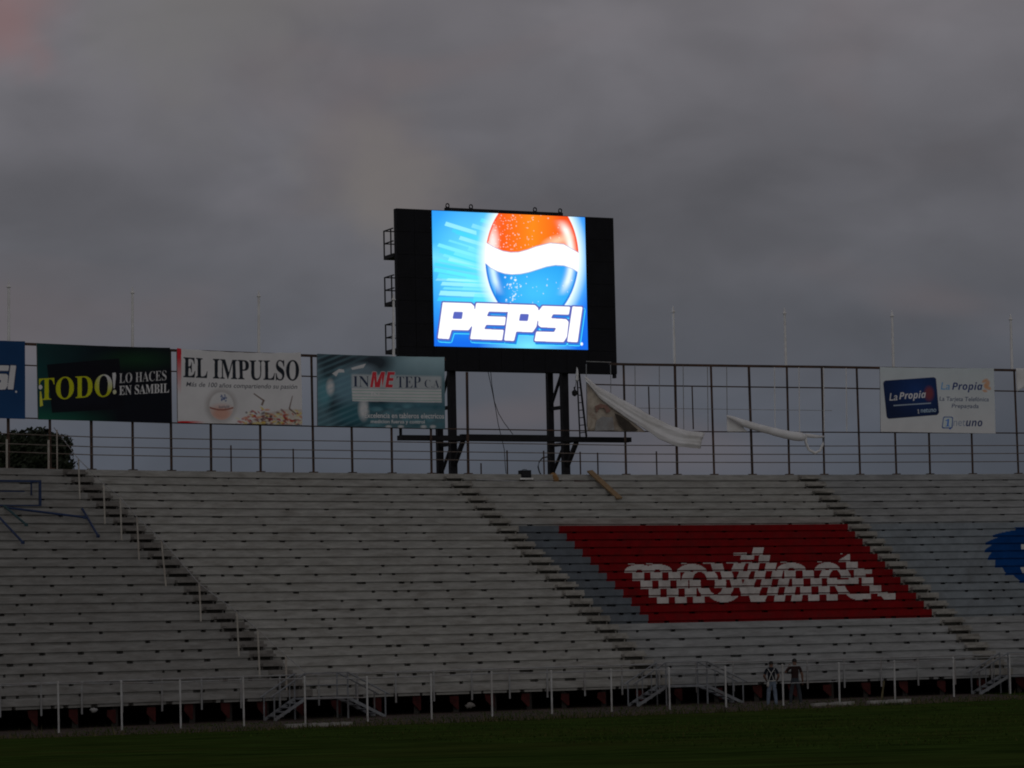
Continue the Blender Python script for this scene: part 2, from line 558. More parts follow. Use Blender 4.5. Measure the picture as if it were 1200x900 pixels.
class Canvas:
    """print surface; drawn in the coordinates given by its four corner points (tl, tr, br, bl)"""

    def __init__(s, tl, tr, br, bl, nx, ny, ss=2):
        s.c = [np.array(p, float) for p in (tl, tr, br, bl)]
        s.nx, s.ny, s.ss = nx, ny, ss
        s.W, s.H = nx * ss, ny * ss
        u = (np.arange(s.W) + .5) / s.W
        v = (np.arange(s.H) + .5) / s.H
        s.U, s.Vv = np.meshgrid(u, v)
        P = s.fwd(s.U[..., None], s.Vv[..., None])
        s.X, s.Y = P[..., 0], P[..., 1]
        s.img = np.zeros((s.H, s.W, 3))

    def fwd(s, u, v):
        tl, tr, br, bl = s.c
        return tl * (1 - u) * (1 - v) + tr * u * (1 - v) + br * u * v + bl * (1 - u) * v

    def inv(s, P):
        tl, tr, br, bl = s.c
        M = np.linalg.inv(np.stack([tr - tl, bl - tl], 1))
        q = (P - tl) @ M.T
        for _ in range(6):
            q = q + (P - s.fwd(q[:, :1], q[:, 1:])) @ M.T
        return q

    def put(s, mask, col, a=1.0):
        m = np.clip(mask, 0, 1)[..., None] * a
        s.img = s.img * (1 - m) + np.asarray(col) * m

    def poly(s, pts):
        P = s.inv(np.array(pts, float))
        return s._tri([(P[0], P[i], P[i + 1]) for i in range(1, len(P) - 1)]) if False else s._poly(P)

    def _poly(s, P):
        X, Y = s.U, s.Vv
        ins = np.zeros(X.shape, bool)
        n = len(P)
        for i in range(n):
            x0, y0 = P[i]
            x1, y1 = P[(i + 1) % n]
            if y0 == y1:
                continue
            c = ((y0 > Y) != (y1 > Y)) & (X < (x1 - x0) * (Y - y0) / (y1 - y0) + x0)
            ins ^= c
        return ins.astype(float)

    def ell(s, cx, cy, rx, ry, soft=0.0, rot=0.0):
        dx, dy = s.X - cx, s.Y - cy
        cr, sr = math.cos(rot), math.sin(rot)
        d = np.sqrt(((dx * cr + dy * sr) / rx) ** 2 + ((-dx * sr + dy * cr) / ry) ** 2)
        if soft <= 0:
            return (d < 1).astype(float)
        return np.clip((1 + soft - d) / (2 * soft), 0, 1)

    def text(s, body, x0, y0, x1, y1, slope=0.0, shear=0.0, bold=0.0):
        cu = bpy.data.curves.new('t', 'FONT')
        cu.body = body
        cu.offset = bold
        cu.resolution_u = 4
        ob = bpy.data.objects.new('t', cu)
        COL.objects.link(ob)
        dg = bpy.context.evaluated_depsgraph_get()
        ev = ob.evaluated_get(dg)
        me = ev.to_mesh()
        me.calc_loop_triangles()
        co = np.array([v.co[:2] for v in me.vertices])
        tr = np.array([t.vertices[:] for t in me.loop_triangles])
        ev.to_mesh_clear()
        bpy.data.objects.remove(ob)
        bpy.data.curves.remove(cu)
        co[:, 0] += shear * co[:, 1]
        lo, hi = co.min(0), co.max(0)
        q = (co - lo) / (hi - lo)
        P = np.stack([x0 + q[:, 0] * (x1 - x0), y1 - q[:, 1] * (y1 - y0)], 1)
        P[:, 1] += slope * (P[:, 0] - x0)
        P = s.inv(P) * [s.W, s.H]
        m = np.zeros((s.H, s.W))
        for a, b, c in tr:
            A, B, C_ = P[a], P[b], P[c]
            xl, xh = int(max(0, min(A[0], B[0], C_[0]) - 1)), int(min(s.W, max(A[0], B[0], C_[0]) + 2))
            yl, yh = int(max(0, min(A[1], B[1], C_[1]) - 1)), int(min(s.H, max(A[1], B[1], C_[1]) + 2))
            if xl >= xh or yl >= yh:
                continue
            gx, gy = np.meshgrid(np.arange(xl, xh) + .5, np.arange(yl, yh) + .5)
            d = (B[0] - A[0]) * (C_[1] - A[1]) - (B[1] - A[1]) * (C_[0] - A[0])
            if abs(d) < 1e-9:
                continue
            l1 = ((gx - A[0]) * (C_[1] - A[1]) - (gy - A[1]) * (C_[0] - A[0])) / d
            l2 = ((B[0] - A[0]) * (gy - A[1]) - (B[1] - A[1]) * (gx - A[0])) / d
            m[yl:yh, xl:xh] = np.maximum(m[yl:yh, xl:xh], ((l1 >= -1e-6) & (l2 >= -1e-6) & (l1 + l2 <= 1 + 1e-6)))
        return m

    def mesh(s, name, corners, material, parent, wrinkle=0.0, sag=0.0):
        """corners tl,tr,br,bl in world; one quad per printed cell, colours on the vertices"""
        im = s.img.reshape(s.ny, s.ss, s.nx, s.ss, 3).mean((1, 3))
        off = OFF[parent.name]
        tl, tr, br, bl = [np.array(p - off) for p in corners]
        u = np.linspace(0, 1, s.nx)[None, :, None]
        v = np.linspace(0, 1, s.ny)[:, None, None]
        P = tl * (1 - u) * (1 - v) + tr * u * (1 - v) + br * u * v + bl * (1 - u) * v
        nrm = np.cross(tr - tl, bl - tl)
        nrm = -nrm / np.linalg.norm(nrm)
        if nrm[1] > 0:
            nrm = -nrm
        if wrinkle:
            P = P + nrm * (wrinkle * (np.sin(u * 9 + v * 4) * np.sin(v * 5 + 1) + 0.6 * np.sin(u * 23 - v * 7)))
        P = P - np.array([0, 0, 1.0]) * (sag * 4 * u * (1 - u) * (1 - v) ** 2 + sag * .25 * np.abs(np.sin(u * 6 * math.pi)) * (1 - v) ** 6)
        nv = s.nx * s.ny
        idx = np.arange(nv).reshape(s.ny, s.nx)
        F = np.stack([idx[:-1, :-1], idx[1:, :-1], idx[1:, 1:], idx[:-1, 1:]], -1).reshape(-1, 4)
        me = bpy.data.meshes.new(name)
        me.vertices.add(nv)
        me.vertices.foreach_set('co', P.reshape(-1).astype(np.float32))
        me.loops.add(F.size)
        me.loops.foreach_set('vertex_index', F.reshape(-1).astype(np.int32))
        me.polygons.add(len(F))
        me.polygons.foreach_set('loop_start', (np.arange(len(F)) * 4).astype(np.int32))
        me.update(calc_edges=True)
        ca = me.color_attributes.new('print', 'FLOAT_COLOR', 'POINT')
        ca.data.foreach_set('color', np.concatenate([im.reshape(-1, 3), np.ones((nv, 1))], 1).reshape(-1).astype(np.float32))
        me.materials.append(material)
        o = bpy.data.objects.new(name, me)
        COL.objects.link(o)
        o.parent = parent
        OFF[o.name] = off
        return o


def alb(r, g, b):
    """printed ink whose look in the dim photo is this sRGB value"""
    return tuple(min(0.82, x / 0.150) for x in srgb(r, g, b))


# ================================================================== GROUND
FENCE_PX = [(-6, 862), (69, 859), (143, 856), (212, 853.7), (286, 851.5), (358, 848.7), (431, 845.8), (506, 843), (577, 840),
            (647, 837.3), (717, 834.2), (785, 832), (851, 829.2), (918, 827), (984, 824), (1049, 820.7), (1118, 816.8),
            (1184, 813), (1250, 809.5)]
pl = at(69, 859, RL - 4.0)
pr = at(1184, 813, RL - 1.3)
GS = (pr.z - pl.z) / (pr.x - pl.x)


def gz(x):
    return pl.z + (min(12.0, max(-75.0, x)) - pl.x) * GS


def ground_at(px, py):
    d = ray(px, py)
    # plane z = pl.z + (x-pl.x)*GS
    t = (pl.z + (CAM.x - pl.x) * GS - CAM.z) / (d.z - d.x * GS)
    return CAM + d * t


g = MB()
xs = [-1500, -300, -75, -60, -45, -30, -15, 0, 12, 300, 1500]
ys = [-500, -60, -20, 0, 20, 40, 60, 80, 100, 140, 400, 2500]
for i in range(len(xs) - 1):
    for j in range(len(ys) - 1):
        g.quad(*[V((x, y, gz(x))) for x, y in ((xs[i], ys[j]), (xs[i + 1], ys[j]), (xs[i + 1], ys[j + 1]), (xs[i], ys[j + 1]))])
tag(g.build('grass_field', GRASS), kind='structure')
# dirt strip between the grass and the stand
edge_px = [(-60, 868), (0, 866), (150, 861), (300, 856), (425, 851), (550, 846), (625, 843.5), (700, 840.3), (825, 835.5), (950, 830),
           (1075, 824.8), (1200, 819.3), (1260, 816.5)]
d_ = MB()
pts = []
for i in range(len(edge_px) - 1):
    (x0, y0), (x1, y1) = edge_px[i], edge_px[i + 1]
    for q in range(14):
        f = q / 14
        p = ground_at(x0 + (x1 - x0) * f, y0 + (y1 - y0) * f)
        p = p + nor(ang(p)) * (0.5 * noise.noise(V((p.x * 0.7, p.y * 0.7, 2))) + 0.35 * noise.noise(V((p.x * 2.3, p.y * 2.3, 5))))
        pts.append(p)
for p, q in zip(pts[:-1], pts[1:]):
    a, b = ang(p), ang(q)
    e0, e1 = pt(a, RL + 19.5, 0), pt(b, RL + 19.5, 0)
    for x in (e0, e1):
        x.z = gz(x.x) + 0.006
    p2, q2 = V((p.x, p.y, gz(p.x) + 0.006)), V((q.x, q.y, gz(q.x) + 0.006))
    d_.quad(p2, q2, e1, e0)
tag(d_.build('dirt_track', DIRT), kind='structure')
# dry weeds along the edge of the grass and the foot of the fence
wd = MB()
for _ in range(3800):
    p = random.choice(pts)
    off = random.gauss(0.1, 0.35) if random.random() < 0.7 else random.uniform(0.2, 3.0)
    a = ang(p) + random.uniform(-0.004, 0.004)
    r = math.hypot(p.x, p.y) + off
    b = pt(a, r, 0)
    b.z = gz(b.x)
    h = random.uniform(0.04, 0.16) if random.random() < 0.93 else random.uniform(0.2, 0.4)
    t = V((random.uniform(-.5, .5) * h, random.uniform(-.5, .5) * h, h))
    s = tan_(random.uniform(-1, 1)) * random.uniform(0.008, 0.02)
    n = len(wd.v)
    wd.v += [b - s, b + s, b + t]
    wd.f.append((n, n + 1, n + 2))
    wd.m.append(random.randint(0, 1))
tag(wd.build('weeds', [WEED, GRASS]), kind='stuff')

tf = MB()
for _ in range(16000):
    a = random.uniform(-0.60, -0.10)
    b = pt(a, random.uniform(52, 92.5), 0)
    if noise.noise(V((b.x * .05, b.y * .25, 3))) + random.uniform(-.5, .5) < -.1:
        continue
    b.z = gz(b.x)
    h = random.uniform(0.03, 0.075)
    t = V((random.uniform(-.6, .6) * h, random.uniform(-.6, .6) * h, h))
    q = V((1, random.uniform(-.6, .6), 0)) * random.uniform(0.01, 0.03)
    n = len(tf.v)
    tf.v += [b - q, b + q, b + t]
    tf.f.append((n, n + 1, n + 2))
    tf.m.append(0 if random.random() < .93 else 1)
tag(tf.build('grass_tufts', [mat('grass blades', (0.040, 0.068, 0.013), 1.0, var=.5, scale=2, spec=0.0), mat('dry grass blades', (0.060, 0.062, 0.018), 1.0, var=.5, scale=2, spec=0.0)]), kind='stuff')

# ================================================================== GRANDSTAND
stand = thing('grandstand', 'long curved concrete bleacher stand with painted red lettered panel', 'grandstand',
              pt(A2, RL, gz(pt(A2, RL, 0).x)))
AW = 0.47        # half width of an aisle
FACE = 0.238     # visible face of a tier; the rest is a shadow recess
INS, DEEP = 0.085, 0.40
MARK_A = on_stand(162.5, 560)[1]
DM = 0.0150122
red_l = on_stand(655, 620)[1]
red_r = on_stand(988.5, 618)[1]
sl_l = on_stand(613, 622)[1]
P0, P1 = 7, 19   # painted rows


def tier(k, a0, a1, skew0=True, skew1=True, slot=None, inset=INS):
    """one concrete tier between two reference angles; holes = drain notches in the recess"""
    sh = SK * (k + 0.5)
    s0, s1 = a0 + (sh if skew0 else 0), a1 + (sh if skew1 else 0)
    r = rrow(k)
    notch = []
    if slot is None:
        i0 = math.ceil((s0 - sh - MARK_A) / DM)
        for i in range(i0, i0 + 60):
            m = MARK_A + i * DM + sh + random.gauss(0, 0.0004)
            wdt = random.choice((0.11, 0.14, 0.17, 0.2, 0.24)) / r
            if random.random() < 0.07:
                wdt *= 2.2
            if random.random() < 0.84:
                notch.append((m - wdt / 2, m + wdt / 2))
            if random.random() < (0.08 + 0.12 * (k / 26.0)):
                m2 = m + random.uniform(0.25, 0.75) * DM
                w2 = random.uniform(0.06, 0.2) / r
                notch.append((m2 - w2 / 2, m2 + w2 / 2))
        notch = sorted(x for x in notch if x[0] > s0 + 0.001 and x[1] < s1 - 0.001)
        nn = []
        for x in notch:
            if not nn or x[0] > nn[-1][1] + 0.0005:
                nn.append(x)
        notch = nn
    ev = [s0]
    n = max(1, int((s1 - s0) / 0.012))
    for i in range(1, n):
        ev.append(s0 + (s1 - s0) * i / n)
    ev.append(s1)
    for x in notch:
        ev = [q for q in ev if not (x[0] - 0.0004 < q < x[1] + 0.0004)] + [x[0], x[1]]
    ev = sorted(set(ev))
    mb = MB()
    back = r + TR + DEEP if k else r + TR + 2.6

    def ins_at(m):
        for x in notch:
            if x[0] <= m <= x[1]:
                return DEEP
        return inset
    prev = None
    for a, b in zip(ev[:-1], ev[1:]):
        i_ = ins_at((a + b) / 2)
        zt0, zt1 = zrow(a, k), zrow(b, k)
        zf0, zf1 = zt0 - FACE, zt1 - FACE
        zb0, zb1 = zrow(a, k + 1), zrow(b, k + 1)
        if k == 0:
            zt0 += 0.0
        mb.quad(pt(a, r, zt0), pt(b, r, zt1), pt(b, back, zt1), pt(a, back, zt0))           # tread
        mb.quad(pt(a, r, zf0), pt(b, r, zf1), pt(b, r, zt1), pt(a, r, zt0))                 # face
        mb.quad(pt(a, r + i_, zf0), pt(b, r + i_, zf1), pt(b, r, zf1), pt(a, r, zf0))       # soffit of the nosing
        mb.quad(pt(a, r + i_, zb0), pt(b, r + i_, zb1), pt(b, r + i_, zf1), pt(a, r + i_, zf0))
        if prev is not None and prev != i_:
            lo, hi = min(prev, i_), max(prev, i_)
            mb.quad(pt(a, r + lo, zb0), pt(a, r + hi, zb0), pt(a, r + hi, zf0), pt(a, r + lo, zf0))
        prev = i_
    return mb


sections = []
ha = AW / 100.0
for k in range(NR):
    hk = AW / rrow(k)
    segs = [(AMIN, A1 - hk, False, True, CONC_DARK, None), (A1 + hk, A2 - hk, True, True, CONC, None)]
    if P0 <= k < P1:
        segs += [(A2 + hk, red_l, True, True, SLATE, 'slate blue painted bench tier left of the red panel'),
                 (red_l, A3 - hk, True, True, RED, 'red painted bench tier'),
                 (A3 + hk, AMAX, True, False, PALEBLUE, 'pale blue grey painted bench tier')]
    else:
        segs += [(A2 + hk, A3 - hk, True, True, CONC if k < P0 else CONC_COOL, None), (A3 + hk, AMAX, True, False, CONC_COOL, None)]
    for a0, a1, f0, f1, m, lb in segs:
        o = tier(k, a0, a1, f0, f1).build('bench_tier', m, stand)
        if lb:
            o['label'] = lb
    # aisles: open half steps hung in front of each riser
    for A in (A1, A2, A3):
        mb = tier(k, A - hk, A + hk, slot=(0, 0), inset=0.40)
        sh = SK * (k + 0.5)
        a = A + sh
        if k < NR - 1:
            T, O = tan_(a), nor(a)
            zb = zrow(a, k + 1)
            r = rrow(k)
            wdt = AW - random.uniform(0.02, 0.10)
            cc = pt(a + random.uniform(-.0004, .0004), r - 0.17, zb + 0.180)
            mb.frame(cc, T * wdt, O * 0.165, ZUP * 0.045)
            for sx in (-1, 1):
                mb.frame(pt(a + sx * (wdt - 0.06) / r, r + 0.02, zb + 0.075), T * 0.03, O * 0.06, ZUP * 0.0745)
        mb.build('aisle_step', CONC_DARKAISLE if A == A1 else CONC_AISLE, stand)
# unseen walls added to keep skylight out of the hollow under the stand
mb = MB()
n = 40
for i in range(n):
    a, b = AMIN + (AMAX - AMIN) * i / n, AMIN + (AMAX - AMIN) * (i + 1) / n
    r = RB + 2.85
    mb.quad(pt(a, r, -1), pt(b, r, -1), pt(b, r, ztop(b) - 0.02), pt(a, r, ztop(a) - 0.02))
mb.build('added_back_wall', UNDER, stand)
mb = MB()
for a in (AMIN - 0.0006, AMAX + 0.0006):
    prof = [pt(a, RL + 0.3, -1)]
    for k in range(NR - 1, -1, -1):
        prof += [pt(a, rrow(k) + 0.08, zrow(a, k + 1)), pt(a, rrow(k) + 0.08, zrow(a, k) - 0.01)]
    prof += [pt(a, RB + 2.84, ztop(a) - 0.01), pt(a, RB + 2.84, -1)]
    n0 = len(mb.v)
    mb.v += prof
    mb.f.append(tuple(range(n0, n0 + len(prof))))
    mb.m.append(0)
mb.build('added_end_wall', UNDER, stand)
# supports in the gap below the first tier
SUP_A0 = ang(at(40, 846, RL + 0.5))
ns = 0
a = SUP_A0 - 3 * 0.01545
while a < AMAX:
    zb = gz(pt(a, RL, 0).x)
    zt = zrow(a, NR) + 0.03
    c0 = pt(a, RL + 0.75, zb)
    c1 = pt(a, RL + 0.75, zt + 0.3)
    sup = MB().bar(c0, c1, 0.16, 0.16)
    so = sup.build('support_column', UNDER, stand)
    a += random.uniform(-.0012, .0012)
    gs = MB()
    T = tan_(a)
    hh = (zt - zb) * random.uniform(.8, 1.0)
    q = [pt(a, RL + 0.55, zb + hh * 0.98) + T * 0.02, pt(a, RL + 0.55, zb + hh * 0.98) - T * random.uniform(0.26, 0.36),
         pt(a, RL + 0.55, zb + hh * 0.62) - T * 0.30, pt(a, RL + 0.55, zb + hh * 0.18) - T * 0.04, pt(a, RL + 0.55, zb + hh * 0.22) + T * 0.02]
    O = nor(a) * 0.03
    b0 = len(gs.v)
    gs.v += [x - O for x in q] + [x + O for x in q]
    gs.f += [tuple(b0 + i for i in range(5)), tuple(b0 + 5 + i for i in range(5))[::-1]]
    gs.f += [(b0 + i, b0 + 5 + i, b0 + 5 + (i + 1) % 5, b0 + (i + 1) % 5) for i in range(5)]
    gs.m += [0] * 7
    gs.build('gusset', MAROON, so)
    a += 0.01545
    ns += 1


# ---- lettering painted across the tier faces
def paint(rows, X, fn, px2a, name, m, sub=7, lift=0.006):
    """fn(X, v): True where paint lies; v counts rows down from the first row; each connected patch is one part"""
    dx = X[1] - X[0]
    for k in rows:
        sh = SK * (k + 0.5)
        r = rrow(k) - lift
        runs = []
        for j in range(sub):
            on = fn(X, k - rows[0] + (j + .5) / sub)
            d = np.diff(np.concatenate([[0], on.astype(int), [0]]))
            runs += [[j, i0, i1] for i0, i1 in zip(np.where(d == 1)[0], np.where(d == -1)[0])]
        if lift < .01:
            if name.startswith('blue'):
                on = fn(X, k + .9 - rows[0])
            else:
                on = fn(X, k + 1 - rows[0] + .03) if k + 1 <= rows[-1] else np.zeros_like(X, bool)
            d = np.diff(np.concatenate([[0], on.astype(int), [0]]))
            runs += [[99, i0, i1] for i0, i1 in zip(np.where(d == 1)[0], np.where(d == -1)[0])]
        groups = []
        for q in runs:
            hit = [g_ for g_ in groups if any(abs(q[0] - p[0]) == 1 and q[1] < p[2] and p[1] < q[2] for p in g_)]
            new = [q]
            for g_ in hit:
                new += g_
                groups.remove(g_)
            groups.append(new)
        for g_ in groups:
            mb = MB()
            for j, i0, i1 in g_:
                f0, f1 = j / sub, (j + 1) / sub
                rr_, sh2 = r, sh
                if j == 99:
                    f0, f1 = (1.0, RISE / FACE) if name.startswith('blue') else (1.13, RISE / FACE - .05)
                    rr_, sh2 = rrow(k) + INS - .005, SK * (k + (.55 if name.startswith('blue') else .8))
                n = max(1, int((i1 - i0) * dx / 20))
                for q in range(n):
                    xa = X[0] + dx * (i0 + (i1 - i0) * q / n)
                    xb = X[0] + dx * (i0 + (i1 - i0) * (q + 1) / n)
                    a, b = px2a(xa) + sh2, px2a(xb) + sh2
                    za, zb = zrow(a, k), zrow(b, k)
                    mb.quad(pt(a, rr_, za - FACE * f1), pt(b, rr_, zb - FACE * f1), pt(b, rr_, zb - FACE * f0), pt(a, rr_, za - FACE * f0))
            mb.build(name, m, stand)


ka, aa, _ = on_stand(770, 706.5)
kb, ab, _ = on_stand(1048, 702.5)
LR0 = 10


def px2a(x):
    return aa + (ab - aa) * (x - 770) / 278.0


def arch(X, v, c, w_, h, t, top):
    """half ring opening downwards"""
    y = (top + h - v) / h
    yi = (top + h - v) / (h - 0.85)
    o = ((X - c) / w_) ** 2 + np.maximum(y, 0) ** 2 <= 1
    i = ((X - c) / (w_ - t)) ** 2 + np.maximum(yi, 0) ** 2 <= 1
    return o & ~i & (v <= top + h)


def letters(X, v):
    # v: 0..7 rows, x-height starts at 2, baseline 7
    v = np.full_like(X, v)
    r = lambda x0, x1, v0, v1: (X >= x0) & (X <= x1) & (v >= v0) & (v <= v1)
    S = 12.5
    m = r(770, 783, 3.0, 7) | r(791, 804, 3.0, 7) | r(812, 825, 3.0, 7)
    m |= arch(X, v, 787, 17.5, 1.25, S, 2.0) | arch(X, v, 808, 17.5, 1.25, S, 2.0)
    # o
    e1 = ((X - 848) / 21.5) ** 2 + ((v - 4.5) / 2.5) ** 2 <= 1
    e2 = ((X - 848) / 8.5) ** 2 + ((v - 4.5) / 1.5) ** 2 <= 1
    m |= e1 & ~e2
    # v
    f = (v - 2) / 5
    m |= ((np.abs(X - (877 + 9 * f)) < 6.8) | (np.abs(X - (904 - 15 * f)) < 6.8)) & (f >= 0)
    # i and its dot
    X0, X = X, X - 1.7 * (6.5 - v)          # these two strokes stand a little more upright
    m |= r(907, 919.5, 2.0, 7) | r(905.5, 921, 0.85, 1.75)
    # l
    m |= r(927, 939.5, 0.0, 7)
    X = X0
    # n
    m |= r(947, 959.5, 3.0, 7) | r(968.5, 981, 3.1, 7) | arch(X, v, 964, 17, 1.3, S, 2.0)
    # e
    e1 = ((X - 1006) / 18.5) ** 2 + ((v - 4.5) / 2.5) ** 2 <= 1
    e2 = ((X - 1006) / 7) ** 2 + ((v - 4.5) / 1.55) ** 2 <= 1
    m |= e1 & ~(e2 & ~((v > 4.3) & (v < 5.0))) & ~((X > 1005) & (v > 5.0) & (v < 6.05))
    m |= r(1000, 1020, 6.05, 6.9)
    # t
    m |= r(1028.5, 1041.5, 1.0, 6.4) & (X - 1028.5 > (2 - v) * 11)
    m |= r(1028.5, 1049, 2.95, 3.7)
    m |= r(1031.5 , 1049, 6.0, 7) & (X - 1031.5 > (v - 6.3) * 6)
    return m


paint(list(range(LR0, LR0 + 7)), np.arange(765, 1055, 0.5), letters, px2a, 'painted_letter_piece', LETTER)
k0, a0_, _ = on_stand(1160, 640)
k1, a1_, _ = on_stand(1196, 640)


def pxb(x):
    return a0_ + (a1_ - a0_) * (x - 1160) / 36.0


def disc(X, v):
    return ((X - 1243) / 95.0) ** 2 + ((v + 7 - (k0 + 2.6)) / 4.9) ** 2 <= 1


def marks(X, v):
    f = v + 7
    return ((X > 1196) & (X < 1230) & (f > k0) & (f < k0 + 0.9)) | ((X > 1163 + 2 * (f - k0)) & (X < 1240) & (f > k0 + 3.0) & (f < k0 + 3.75)) \
        | ((X > 1171) & (X < 1186) & (f > k0 + 3.7) & (f < k0 + 5.0))


paint(list(range(P0, P1)), np.arange(1140, 1345, 0.5), disc, pxb, 'blue_paint_band', BLUEP)
paint(list(range(P0, P1)), np.arange(1140, 1275, 0.5), marks, pxb, 'painted_letter_piece', LETTER, lift=0.012)

# ================================================================== SIGN FRAME along the top of the stand
RF = RB + 0.10
POSTS = [-41, 10, 59, 107.5, 155.8, 201, 247.5, 305.5, 367.5, 413, 459.5, 505.8, 548.8, 733.8, 793.75, 837, 881.8, 925, 966, 1008,
         1050.5, 1090, 1140, 1193.5, 1245]


def base_y(x):
    return float(np.interp(x, [-60, 0, 108, 250, 367, 505, 734, 881, 966, 1050, 1193, 1260], [546, 548, 551.5, 553.5, 554.3, 555.5, 557.5, 557.3, 557, 556.3, 555, 554]))


def rail_y(x):
    return float(np.interp(x, [-60, 50, 200, 367, 734, 881, 966, 1193, 1260], [399, 404, 410.5, 417, 427, 429, 430, 434, 435]))


frame = thing('sign_frame', 'rusty steel billboard frame standing along the top of the stand', 'sign frame', pt(A2, RF, ztop(A2)))
for x in POSTS:
    a = ang(at(x, base_y(x), RF))
    z0, z1 = ztop(a), ztop(a) + HF + EH * (a - A2)
    lean = random.uniform(-0.03, 0.03)
    if abs(x - 548.8) < 1:
        z1 = at(546, 436, RF).z
    MB().bar(pt(a, RF, z0), pt(a, RF, z1) + tan_(a) * lean, 0.078 if random.random() < .8 else 0.095, 0.08).build('post', RUST, frame)
    MB().frame(pt(a, RF, z0 + 0.03), tan_(a) * 0.16, nor(a) * 0.12, ZUP * 0.03).build('foot_plate', RUST, frame)


def rail(x0, x1, yfun, r, size, name, m, parent, n=24, round_=False):
    mb = MB()
    P = [at(x0 + (x1 - x0) * i / n, yfun(x0 + (x1 - x0) * i / n), r) for i in range(n + 1)]
    if round_:
        mb.path(P, size, 6)
    else:
        for p, q in zip(P[:-1], P[1:]):
            mb.bar(p, q + (q - p) * 0.001, size, size)
    return mb.build(name, m, parent)


rail(-60, 522, rail_y, RF - 0.003, 0.10, 'top_rail', RUST, frame)
rail(714, 1260, rail_y, RF - 0.003, 0.10, 'top_rail', RUST, frame)
rail(-60, 519, lambda x: rail_y(x) + 25 - 0.002 * x, RF - 0.09, 0.028, 'mid_rail', RUST, frame, round_=True)
rail(690, 1260, lambda x: rail_y(x) + 24.5, RF - 0.09, 0.03, 'mid_rail', RUST, frame, round_=True)
rail(-60, 1260, lambda x: float(np.interp(x, [0, 200, 367, 520, 734, 966, 1193], [489, 495.5, 499.5, 502.5, 505.5, 506.5, 507.5])), RF - 0.09, 0.028,
     'lower_rail', RUST, frame, n=40, round_=True)
rail(735, 975, lambda x: rail_y(x) + 51, RF - 0.09, 0.012, 'thin_rail', GALV, frame, round_=True)
# guard rails
for dy, s in ((-36.5, .021), (-26.0, .021), (-16.5, .021)):
    rail(-60, 1262, lambda x: base_y(x) + dy + 0.004 * (x - 600) * (1 if dy > -30 else 1.5), RF - 0.07, s, 'guard_rail', RAILG, frame, n=40, round_=True)
for x, h in ((66, 46), (270, 32), (343, 29), (593.8, 30), (636.8, 30), (679.5, 29), (700, 28), (769, 30), (563, 14)):
    a = ang(at(x, base_y(x), RF))
    MB().tube(pt(a, RF - 0.1, ztop(a)), pt(a, RF - 0.1, ztop(a) + h / 29.5), 0.032, 6).build('guard_post', CREAMP if x < 100 else RUST, frame)
for x in (10, 59):
    a = ang(at(x, base_y(x), RF)) - 0.001
    MB().tube(pt(a, RF - 0.12, ztop(a)), pt(a, RF - 0.12, ztop(a) + 1.15), 0.045, 6).build('guard_post', CREAMP, frame)
# bare lattice where banners have come down
for x in (687, 715.5, 744, 772.5, 800.5, 829, 851.5, 907.5, 936.2, 965, 991.5):
    y1 = 506 if x > 770 else 500
    p0, p1 = at(x, rail_y(x) + 1, RF - 0.14), at(x + 0.8, y1, RF - 0.14)
    MB().tube(p0, p1, 0.017 if x < 900 else 0.022, 5).build('lattice_bar', GALV if x < 900 else WHITEP, frame)
for x in (760, 811):
    MB().tube(at(x, 453, RF - 0.12), at(x + 1.5, 503, RF - 0.12), 0.03, 5).build('lattice_bar', RUST, frame)
MB().bar(at(687, 423.5, RF - 0.2), at(716, 424.5, RF - 0.2), 0.03, 0.03).build('lattice_bar', GALV, frame)

# white poles standing on the frame
names = ['white pole on the frame above the blue billboard at the far left', 'white pole rising behind the black billboard with yellow lettering',
         'white pole rising behind the white newspaper billboard', 'white pole with pointed cap beside the screen catwalks',
         'white pole just right of the big video screen', 'white pole above the bare frame between two rolled banners',
         'white pole rising behind the white billboard with the blue card', 'white pole at the far right end of the sign frame']
for (x, yt), lb in zip(((10, 337), (155, 344), (303, 348), (461, 352), (789.5, 366), (920, 368), (1046, 371), (1185, 375)), names):
    b = at(x + (1.0 if x > 700 else 0.3), rail_y(x) + 1, RF + 0.12)
    t = at(x - (0.6 if x > 700 else -0.2), yt, RF + 0.12)
    pole = thing('white_pole', lb, 'pole', b, 'white poles along the sign frame')
    MB().tube(b, t, 0.062, 8, 0.05).build('shaft', WHITEP, pole)
    cap = MB()
    cap.path([t, t + ZUP * 0.03, t + ZUP * 0.10, t + ZUP * 0.28], [0.085, 0.095, 0.05, 0.012], 8)
    cap.build('cap', WHITEP, pole)

# ================================================================== BILLBOARDS
RBB = RB - 0.06


def board(name_lb, cat, corners_px, canvas, wrinkle=0.008, sag=0.02):
    cs = [at(x, y, RBB) for x, y in corners_px]
    base = (cs[2] + cs[3]) / 2
    t = thing('billboard', name_lb, cat, base, 'billboards along the top of the stand')
    nrm = (cs[1] - cs[0]).cross(cs[3] - cs[0]).normalized()
    if nrm.y > 0:
        nrm = -nrm
    canvas.mesh('printed_face', [c_ + nrm * (0.012 + 1.9 * wrinkle) for c_ in cs], PRINT, t, wrinkle, sag)
    mb = MB()
    k = len(mb.v)
    cs = [cs[0] - ZUP * sag * 1.3, cs[1] - ZUP * sag * 1.3, cs[2], cs[3]]
    mb.v += [c_ for c_ in cs] + [c_ - nrm * 0.05 for c_ in cs]
    mb.f += [(0, 1, 2, 3), (4, 7, 6, 5), (0, 4, 5, 1), (1, 5, 6, 2), (2, 6, 7, 3), (3, 7, 4, 0)]
    mb.m += [0] * 6
    mb.build('backing_sheet', GALV, t)
    return t


